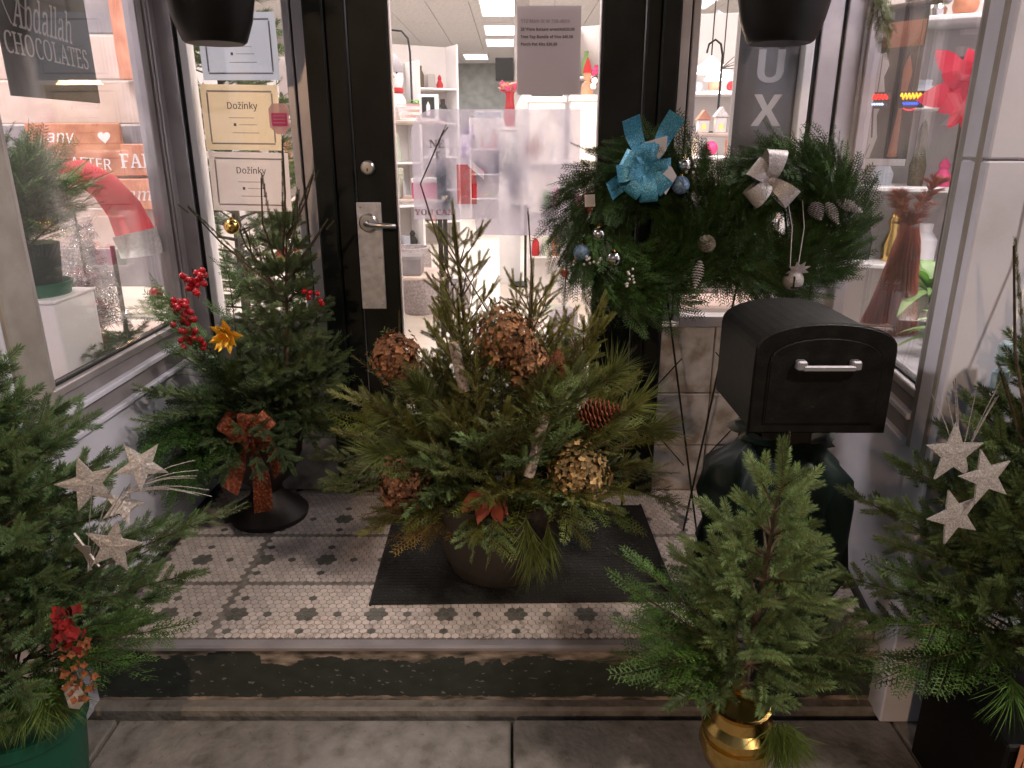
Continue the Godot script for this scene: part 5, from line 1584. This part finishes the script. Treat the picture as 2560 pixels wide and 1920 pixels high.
		for k in 6:
			var col: Material = [M.red_felt, M.mint, M.sign_pine, M.white_fur, M.palm, M.pink_label][(k + i * 2) % 6]
			part(c, "goods_jar", lathe([[0, 0], [.03, 0], [.036, .03], [.03, .12 + .02 * (k % 3)], [.014, .15 + .02 * (k % 3)], [0, .152 + .02 * (k % 3)]], 14), col, Vector3(-.09 + (k % 3) * .09, [.3165, .7165][k / 3], .07))
	var dl := thing("doll_figure", "small doll with orange face and red hat on the cabinet", "doll", Vector3(.62, 1.6515, -3.95))
	part(dl, "body", lathe([[0, 0], [.05, 0], [.045, .08], [.02, .11], [.032, .14], [.03, .18], [0, .2]], 20), M.sign_pine)
	part(dl, "hat", lathe([[.04, .17], [.03, .22], [.008, .28], [0, .285]], 20), M.red_felt)
	var df := thing("dress_form", "white sleeveless dress on a stand in the aisle", "dress", Vector3(.125, .0005, -4.3))
	part(df, "stand", tube([Vector3(0, 0, 0), Vector3(0, 1.2, 0)], .012, .012, 8), M.black)
	part(df, "dress", lathe([[.16, .75], [.12, 1.0], [.085, 1.2], [.075, 1.32], [.095, 1.45], [.09, 1.58], [.05, 1.66], [.03, 1.68]], 32, .1, 4), M.white_fur)
	part(df, "foot", lathe([[0, 0], [.14, 0], [.14, .015], [0, .03]], 20), M.black)
	var pd := thing("display_pedestal", "slim white pedestal holding the red vase", "pedestal", Vector3(-.02, .0005, -4.5))
	box(pd, "column", Vector3(-.1, 0, -.1), Vector3(.1, 1.38, .1), M.white_gloss)
	box(pd, "top_slab", Vector3(-.12, 1.3805, -.12), Vector3(.12, 1.41, .12), M.white_gloss)
	var va := thing("red_vase", "red vase of pink flowers on a white pedestal", "vase", Vector3(-.02, 1.411, -4.5))
	part(va, "vase", lathe([[0, 0], [.04, 0], [.055, .08], [.04, .2], [.035, .26], [.045, .3], [.035, .3], [0, .25]], 28), M.red_shiny)
	for i in 14:
		var a := i * 2.4
		part(va, "blossom", prism(star_poly(.04, .6), .006, 0, .01), M.sign_pine if i % 3 else M.pink_label, Vector3(cos(a) * .07, .34 + .05 * sin(i * 3.1), sin(a) * .06), rot(-.3 + sin(i), cos(i * 2.0), i))
	var cr := thing("clothes_rail", "metal rail of navy and grey coats beyond the white cabinets", "clothes rail", Vector3(1.9, .0005, -6.0))
	for s in [-1, 1]:
		part(cr, "upright", tube([Vector3(s * .5, .0, 0), Vector3(s * .5, 1.45, 0)], .014, .014, 8), M.steel)
		part(cr, "foot", tube([Vector3(s * .5, .016, -.22), Vector3(s * .5, .016, .22)], .014, .014, 8), M.steel)
	part(cr, "rail", tube([Vector3(-.5, 1.45, 0), Vector3(.5, 1.45, 0)], .014, .014, 8), M.steel)
	for i in 10:
		var navy: Material = [mat(lin(.03, .04, .09), .9), mat(lin(.08, .1, .16), .9), mat(lin(.2, .18, .2), .9), M.red_felt][[0, 0, 1, 0, 2, 0, 1, 0, 0, 3][i]]
		part(cr, "coat", lathe([[.2, .45], [.17, .8], [.19, 1.15], [.17, 1.3], [.06, 1.39], [.02, 1.435]], 18, .2, 20 + i), navy, Vector3(-.42 + i * .093, 0, 0), Basis.IDENTITY.scaled(Vector3(.3, 1, 1)))
	var pl := thing("shop_pillar", "pale square pillar rising to the shop ceiling", "pillar", Vector3(.13, .0005, -8.2))
	box(pl, "shaft", Vector3(-.1, 0, -.1), Vector3(.1, 3.13, .1), M.plaster, .01)
	box(pl, "capital", Vector3(-.13, 3.1305, -.13), Vector3(.13, 3.198, .13), M.white_gloss, .008)
	var tv := thing("wall_speaker", "black speaker box fixed to the pale pillar", "speaker", Vector3(-.1, 2.05, -8.1))
	box(tv, "cabinet", Vector3(-.12, 0, -.1), Vector3(.12, .28, .1), M.black, .01)
	part(tv, "cone", lathe([[.08, 0], [.06, -.01], [0, -.015]], 20), M.black_matt, Vector3(0, .14, .101), rot(PI / 2, 0, 0))
	var bw := thing("office_window", "pale blue internal window in the back wall", "window", Vector3(-.62, 1.75, -18.48))
	for s in [-1, 1]:
		box(bw, "frame", Vector3(s * .36 - .03, -.3, -.01), Vector3(s * .36 + .03, .3, .03), M.white_gloss)
		box(bw, "frame", Vector3(-.3295, s * .27 - .03, -.01), Vector3(.3295, s * .27 + .03, .03), M.white_gloss)
	box(bw, "pane", Vector3(-.329, -.239, .0), Vector3(.329, .239, .008), mat(lin(.35, .48, .58), .1), 0)
	var counter := thing("shop_counter", "long grey sales counter at the back of the shop", "counter", Vector3(-.9, .0005, -13))
	box(counter, "body", Vector3(-1.3, 0, -.3), Vector3(1.0, 1.0, .3), M.grey_board)
	box(counter, "worktop", Vector3(-1.35, 1.0005, -.34), Vector3(1.05, 1.04, .34), M.white_gloss)
	for i in 3: crate("counter_box", ["dark brown box on the sales counter", "white striped box on the sales counter", "black box at the end of the counter"][i], "box", Vector3(-1.5 + i * .5, 1.041, -13), Vector3(.3, .35, .3), [M.wood_twig, M.white_gloss, M.black_matt][i])
	stocked_shelf("tall stocked shelf by the stone tubs", Vector3(-1.5, 0, -4.6), .5, 1.3, [.3, .7, 1.1, 1.5], 1)
	stocked_shelf("tall stocked shelf deeper along the aisle", Vector3(-1.35, 0, -7.0), .5, 1.4, [.3, .7, 1.1, 1.5, 1.9], 2)
	stocked_shelf("tall stocked shelf behind the white cabinets", Vector3(1.25, 0, -5.2), -.5, 1.5, [.3, .7, 1.1, 1.5, 1.9], 3)
	stocked_shelf("tall stocked shelf behind the straw figure", Vector3(2.25, 0, -.75), -.45, 1.5, [.75, 1.1, 1.45, 1.8], 4)
	stocked_shelf("tall stocked shelf behind the little ceramic houses", Vector3(1.5, 0, -2.6), -.2, 1.1, [.4, .8, 1.2, 1.6], 5)
	stocked_shelf("low stocked shelf at the end of the aisle", Vector3(.1, 0, -10.5), 0.0, 1.6, [.35, .75, 1.15], 6)
	# pendant bulbs that the side window mirrors
	var ch := thing("bulb_chandelier", "chandelier of warm bare bulbs hanging in the shop", "chandelier", Vector3(.70, 1.66, -3.0))
	part(ch, "rod", tube([Vector3(0, .14, 0), Vector3(0, 1.54, 0)], .008, .008, 8), M.black)
	part(ch, "hoop", tube(range(0, 21).map(func(i): return Vector3(.13 * cos(TAU * i / 20), .06, .13 * sin(TAU * i / 20))), .007, .007, 6), M.black)
	var warm := glow(Color(1, .82, .6), 18.0)
	for i in 9:
		var a := TAU * i / 9
		part(ch, "arm", tube([Vector3(0, .15, 0), Vector3(.13 * cos(a), .06, .13 * sin(a))], .004, .004, 6), M.black)
		part(ch, "bulb", ball(.018, 12), warm, Vector3(.13 * cos(a), .035 - .03 * (i % 2), .13 * sin(a)))
	var bl := OmniLight3D.new()
	bl.name = "bulb_glow"
	bl.light_energy = .6
	bl.light_color = Color(1, .82, .6)
	bl.light_size = .13
	bl.shadow_enabled = true
	bl.position = Vector3(0, -.04, 0)
	ch.add_child(bl)

func stocked_shelf(label: String, at: Vector3, turn: float, w: float, levels: Array, seed_: int) -> void:
	var t := thing("stocked_shelf", label, "shelf", at, turn)
	var g := RandomNumberGenerator.new()
	g.seed = seed_
	box(t, "back_panel", Vector3(-w / 2, 0, -.2), Vector3(w / 2, levels[-1] + .5, -.185), M.plaster)
	for s in [-1, 1]: box(t, "side_panel", Vector3(s * w / 2 - .012, 0, -.1845), Vector3(s * w / 2 + .012, levels[-1] + .5, .14), M.white_gloss)
	var mats := [M.red_felt, M.mint, M.sign_pine, M.white_fur, M.palm, M.pink_label, M.cream, M.paper_blue, M.gold, M.silver, M.wood_twig, M.black_matt, M.white_gloss, M.sign_wood]
	for y in levels:
		box(t, "shelf_board", Vector3(-w / 2 + .0125, y - .02, -.1845), Vector3(w / 2 - .0125, y, .15), M.white_gloss)
		var x := -w / 2 + .06
		while x < w / 2 - .07:
			var m: Material = mats[g.randi() % mats.size()]
			var h := g.randf_range(.1, .3)
			var r := g.randf_range(.03, .055)
			match g.randi() % 4:
				0: part(t, "boxed_gift", cbox(Vector3(r * 1.9, h * .8, .12), .004), m, Vector3(x, y + h * .4 + .0005, 0), rot(0, g.randf_range(-.3, .3), 0))
				1: part(t, "jar", lathe([[0, 0], [r, 0], [r * 1.05, h * .6], [r * .5, h * .8], [r * .55, h], [0, h]], 16), m, Vector3(x, y + .0005, 0))
				2: part(t, "figurine", lathe([[0, 0], [r * .8, 0], [r * .9, h * .3], [r * .4, h * .6], [r * .55, h * .75], [r * .3, h * .92], [0, h]], 16), m, Vector3(x, y + .0005, 0))
				3: part(t, "ornament_ball", ball(r, 14), m, Vector3(x, y + r + .0005, 0))
			x += r * 2.0 + g.randf_range(.01, .04)

func plant(n: String, label: String, at: Vector3, l: float, count: int, m: Material, seed_: int, pot: Material = null) -> Node3D:
	var t := thing(n, label, "plant", at)
	part(t, "pot", lathe([[0, 0], [l * .3, 0], [l * .38, l * .5], [l * .33, l * .5], [0, l * .45]], 24), pot if pot else M.white_gloss)
	var g := RandomNumberGenerator.new()
	g.seed = seed_
	for i in count:
		var a := i * 2.4
		var e := g.randf_range(.2, 1.2)
		var d := Vector3(cos(a) * cos(e), sin(e), sin(a) * cos(e))
		var side := d.cross(Vector3.UP).normalized()
		var pts := []
		var wd := []
		var ll := l * g.randf_range(.8, 1.5)
		for k in 7:
			var u := k / 6.0
			pts.append(Vector3(0, l * .45, 0) + d * ll * u + Vector3(0, -ll * .55 * u * u, 0))
			wd.append(side * ll * .075 * sin(PI * clampf(u * .92 + .08, 0, 1)))
		part(t, "leaf", strip(pts, wd), m)
	return t

func right_sidelight() -> void:
	shelf_unit("narrow shelf of little ceramic houses behind the sidelight", Vector3(1.12, 0, -1.25), .66, .3, [.5, .95, 1.335], M.platform)
	for i in 3:
		var h := thing("ceramic_house", ["little ceramic house with orange roof and lit window", "little ceramic house with pointed white roof", "little ceramic house with red roof"][i], "ornament", Vector3(.93 + i * .075, 1.3355, -1.2 + .03 * i))
		box(h, "wall", Vector3(-.026, 0, -.025), Vector3(.026, .06 + .012 * i, .025), M.white_gloss)
		part(h, "roof", prism(PackedVector2Array([Vector2(-.034, 0), Vector2(.034, 0), Vector2(0, .045)]), .06), [M.sign_pine, M.white_fur, M.red_felt][i], Vector3(0, .0605 + .012 * i, 0))
		box(h, "window", Vector3(-.01, .015, .0255), Vector3(.01, .04, .027), glow(Color(1, .75, .4), 1.0), 0)
	var v := thing("glass_vase", "green glass vase on the shelf of little houses", "vase", Vector3(1.17, 1.3355, -1.28))
	var gg := mat(lin(.25, .5, .4, .55), .1)
	gg.transparency = BaseMaterial3D.TRANSPARENCY_ALPHA
	part(v, "vase", lathe([[0, 0], [.06, 0], [.075, .08], [.06, .18], [.03, .24], [.04, .28]], 28), gg)
	part(v, "base", lathe([[0, .001], [.055, .001], [.055, .008], [0, .009]], 20), M.mint)
	var k := thing("lamp_hook", "black hook stand with trailing vine behind the sidelight", "hook stand", Vector3(1.03, 1.3355, -1.32))
	part(k, "hook", tube([Vector3(0, 0, 0), Vector3(0, .36, 0), Vector3(-.012, .41, 0), Vector3(-.04, .43, 0), Vector3(-.07, .41, 0), Vector3(-.078, .37, 0)], .006, .005, 8), M.black)
	part(k, "foot", lathe([[0, 0], [.045, 0], [.045, .008], [0, .01]], 20), M.black)
	var q := green(801)
	for i in 4: grow(q, "fir", Vector3(.0, .3, 0), Vector3(.6 + .2 * i, .7 - .2 * i, .1), .2, .3, Color(.5, .6, .4), .8, .8, .3)
	green_done(q, k)
	for i in 2:
		var l := thing("pendant_shade", ["flat white pendant lamp shade near the hook stand", "wide white pendant lamp shade further in the shop"][i], "pendant lamp", Vector3(1.12 + .2 * i, 1.66, -1.9 - .5 * i))
		part(l, "shade", lathe([[.11, 0], [.1, .02], [.04, .06], [.012, .09], [0, .09]], 28), M.white_gloss)
		part(l, "lamp_disc", lathe([[.1, .004], [0, .002]], 28), M.tube_light)
		part(l, "flex", tube([Vector3(0, .09, 0), Vector3(0, 1.54, 0)], .004, .004, 6), M.black)
		var o := OmniLight3D.new()
		o.name = "shade_glow"
		o.light_energy = .12
		o.light_size = .08
		o.shadow_enabled = true
		o.position = Vector3(0, -.02, 0)
		l.add_child(o)

func right_window() -> void:
	var a := -0.888
	var t := thing("nativity_banner", "dark hanging banner with pale standing figure in the side window", "banner", Vector3(1.236, 1.46, .0), a)
	part(t, "cloth", cbox(Vector3(.196, .48, .004), .001), M.slate)
	part(t, "rod", tube([Vector3(-.13, .245, 0), Vector3(.14, .25, 0)], .009, .009, 10), M.wood_twig)
	part(t, "knob", ball(.014, 12), M.steel, Vector3(.145, .25, 0))
	part(t, "top_band", cbox(Vector3(.19, .075, .002), 0), M.sign_wood, Vector3(0, .165, .0035))
	part(t, "hem", cbox(Vector3(.196, .022, .003), .001), M.white_gloss, Vector3(0, -.228, .004))
	part(t, "pale_figure", prism(PackedVector2Array([Vector2(-.058, -.215), Vector2(-.005, -.215), Vector2(.012, -.15), Vector2(.0, -.08), Vector2(.018, -.02), Vector2(.006, .04), Vector2(.018, .075), Vector2(.004, .115), Vector2(-.02, .11), Vector2(-.035, .06), Vector2(-.03, .01), Vector2(-.045, -.05), Vector2(-.04, -.12)]), .003, 0), M.ink_white, Vector3(-.02, 0, .004))
	part(t, "robe_fold", cbox(Vector3(.005, .1, .001), 0), M.slate, Vector3(-.03, -.1, .0062), rot(0, 0, .1))
	part(t, "brown_figure", prism(PackedVector2Array([Vector2(.035, -.21), Vector2(.065, -.21), Vector2(.06, -.06), Vector2(.075, .05), Vector2(.06, .1), Vector2(.045, .06), Vector2(.05, -.05)]), .003, 0), M.sign_wood, Vector3(0, 0, .004))
	part(t, "hanging_ribbon", strip([Vector3(-.06, .25, .01), Vector3(-.055, .3, .02), Vector3(-.03, .36, .02), Vector3(-.025, .42, .0)], [Vector3(.012, 0, 0), Vector3(.01, 0, .004), Vector3(.012, 0, 0), Vector3(.012, 0, 0)]), M.red_felt)
	part(t, "hanging_cord", tube([Vector3(-.12, .25, 0), Vector3(.0, .75, 0), Vector3(.13, .25, 0)], .002, .002, 5), M.red_felt)
	# neon reflections of the glass, built as small glowing signs behind it
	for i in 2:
		var n := thing("mirrored_neon", ["small red and white neon reflection built as a glowing sign", "small yellow and blue neon reflection built as a glowing sign"][i], "neon reflection", [Vector3(1.178, 1.425, .06), Vector3(1.262, 1.425, .115)][i], a + .35)
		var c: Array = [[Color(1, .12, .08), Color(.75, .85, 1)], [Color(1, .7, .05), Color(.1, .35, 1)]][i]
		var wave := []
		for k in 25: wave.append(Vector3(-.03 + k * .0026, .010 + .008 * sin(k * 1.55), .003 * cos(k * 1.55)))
		part(n, "mirrored_tube", tube(wave, .0028, .0028, 6), glow(c[0], 2.2))
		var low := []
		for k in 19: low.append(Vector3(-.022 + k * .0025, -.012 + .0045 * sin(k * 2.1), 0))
		part(n, "mirrored_tube", tube(low, .0026, .0026, 6), glow(c[1], 2.2))
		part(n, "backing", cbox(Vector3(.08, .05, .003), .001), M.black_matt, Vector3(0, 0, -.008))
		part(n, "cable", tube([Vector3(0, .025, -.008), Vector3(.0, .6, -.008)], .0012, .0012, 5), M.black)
		if i == 1: part(n, "mirrored_tube", tube(arc(Vector3(-.018, -.026, 0), Vector3(.018, -.026, 0), Vector3(0, -.006, 0), 8), .0022, .0022, 6), glow(Color(1, .2, .3), 1.6))
	# poinsettia
	var p := thing("poinsettia", "large red cloth poinsettia in the side window", "artificial flower", Vector3(1.42, 1.45, .16))
	var g := RandomNumberGenerator.new()
	g.seed = 12
	for i in 22:
		var an := i * 2.4
		var d := Vector3(cos(an), sin(an), .2 + .04 * i).normalized()
		var s := Vector3(-sin(an), cos(an), 0)
		var pts := []
		var wd := []
		var ll := g.randf_range(.15, .22) * (1.0 - .018 * i)
		for k in 8:
			var u := k / 7.0
			pts.append(d * ll * u + Vector3(0, 0, -.05 * u * u))
			wd.append((s + Vector3(0, 0, .25 * sin(k * 2.0))) * ll * .2 * pow(sin(PI * clampf(u * .95 + .05, 0, 1)), .7))
		part(p, "petal", strip(pts, wd), M.poinsettia)
	for i in 5: part(p, "stamen", ball(.008, 8), M.gold, Vector3(.015 * cos(i * 1.3), .015 * sin(i * 1.3), .05))
	part(p, "stem", tube([Vector3(0, 0, -.02), Vector3(.03, -.3, -.06), Vector3(.03, -.762, -.06)], .008, .008, 8), M.wood_twig)
	# rust coloured straw figure with raised arms
	var r := thing("straw_figure", "rust coloured straw figure with raised arms on the platform", "figurine", Vector3(1.315, .6685, .10))
	var q := green(901)
	for i in 700:
		var u := fmod(i * .5698 + .21, 1.0)
		var an := i * 2.4
		var rad := lerpf(.10, .028, pow(u, .7))
		q.put("straw", Transform3D(along(Vector3(cos(an) * .18, -1, sin(an) * .18), 0).scaled(Vector3(.6, .8, .6)), Vector3(cos(an) * rad * .8 + .02 * u, .06 + u * .31, sin(an) * rad * .8)), Color.WHITE)
	for arm in [[Vector3(.015, .36, 0), Vector3(-.035, .47, 0)], [Vector3(.015, .36, 0), Vector3(.085, .515, 0)]]:
		for i in 46:
			var an := i * 2.4
			q.put("straw", Transform3D(along((arm[1] - arm[0]).normalized() + Vector3(cos(an), sin(an * 1.7), sin(an)) * .7, 0).scaled(Vector3(.6, .36, .6)), arm[0].lerp(arm[1], fmod(i * .5698 + .21, 1.0))), Color.WHITE)
	part(r, "core", lathe([[0, 0], [.075, 0], [.06, .1], [.03, .25], [.012, .38], [0, .385]], 20), M.leaf_red)
	q.wood.append([[Vector3(.0, .34, 0), Vector3(.04, .42, 0), Vector3(.085, .515, 0)], .012, .006])
	q.wood.append([[Vector3(.0, .34, 0), Vector3(-.015, .42, 0), Vector3(-.035, .47, 0)], .012, .006])
	green_done(q, r, M.rust, M.leaf_red)
	plant("palm_plant", "bright green palm with arching leaves behind the straw figure", Vector3(1.50, .6685, .02), .24, 40, M.palm, 5, M.white_gloss)
	plant("palm_plant", "leafy green plant in a tan pot by the window post", Vector3(1.36, .6685, .40), .14, 26, M.palm, 6, M.platform)
	crate("window_carton", "low tan carton beside the straw figure", "box", Vector3(1.55, .6685, .30), Vector3(.2, .07, .16), M.platform)

func _ready() -> void:
	var cam := Camera3D.new()
	cam.name = "camera"
	cam.fov = 54.87
	cam.near = 0.02
	cam.far = 400.0
	add_child(cam)
	cam.position = Vector3(0, 1.305, 2.62)
	cam.rotation = Vector3(-deg_to_rad(18.3), 0, 0)
	cam.current = true
	var env := Environment.new()
	env.background_mode = Environment.BG_SKY
	var sky := ProceduralSkyMaterial.new()
	sky.sky_top_color = lin(.1, .105, .13)
	sky.sky_horizon_color = lin(.17, .16, .157)
	sky.ground_bottom_color = lin(.04, .04, .04)
	sky.ground_horizon_color = lin(.12, .11, .11)
	env.sky = Sky.new()
	env.sky.sky_material = sky
	env.background_energy_multiplier = 1.0
	env.tonemap_mode = Environment.TONE_MAPPER_LINEAR
	env.tonemap_exposure = 1.0
	env.sdfgi_enabled = true
	env.ssao_enabled = true
	env.ssil_enabled = true
	var we := WorldEnvironment.new()
	we.name = "surroundings"
	we.environment = env
	add_child(we)
	var moon := DirectionalLight3D.new()
	moon.name = "moonlight"
	moon.light_energy = 0.015
	moon.light_angular_distance = 10.0
	moon.light_color = Color(.8, .88, 1)
	moon.shadow_enabled = true
	moon.rotation = Vector3(-1.0, .3, 0)
	add_child(moon)
	make_materials()
	build_ground()
	build_step()
	build_front()
	build_room()
	build_lights()
	print("setting built")
	build_mat()
	centre_planter()
	left_urn()
	mailbox()
	wreaths()
	front_trees()
	hanging_pots()
	litter()
	print("plants built")
	notices()
	left_window()
	shop_goods()
	right_sidelight()
	right_window()
	print("shop built")
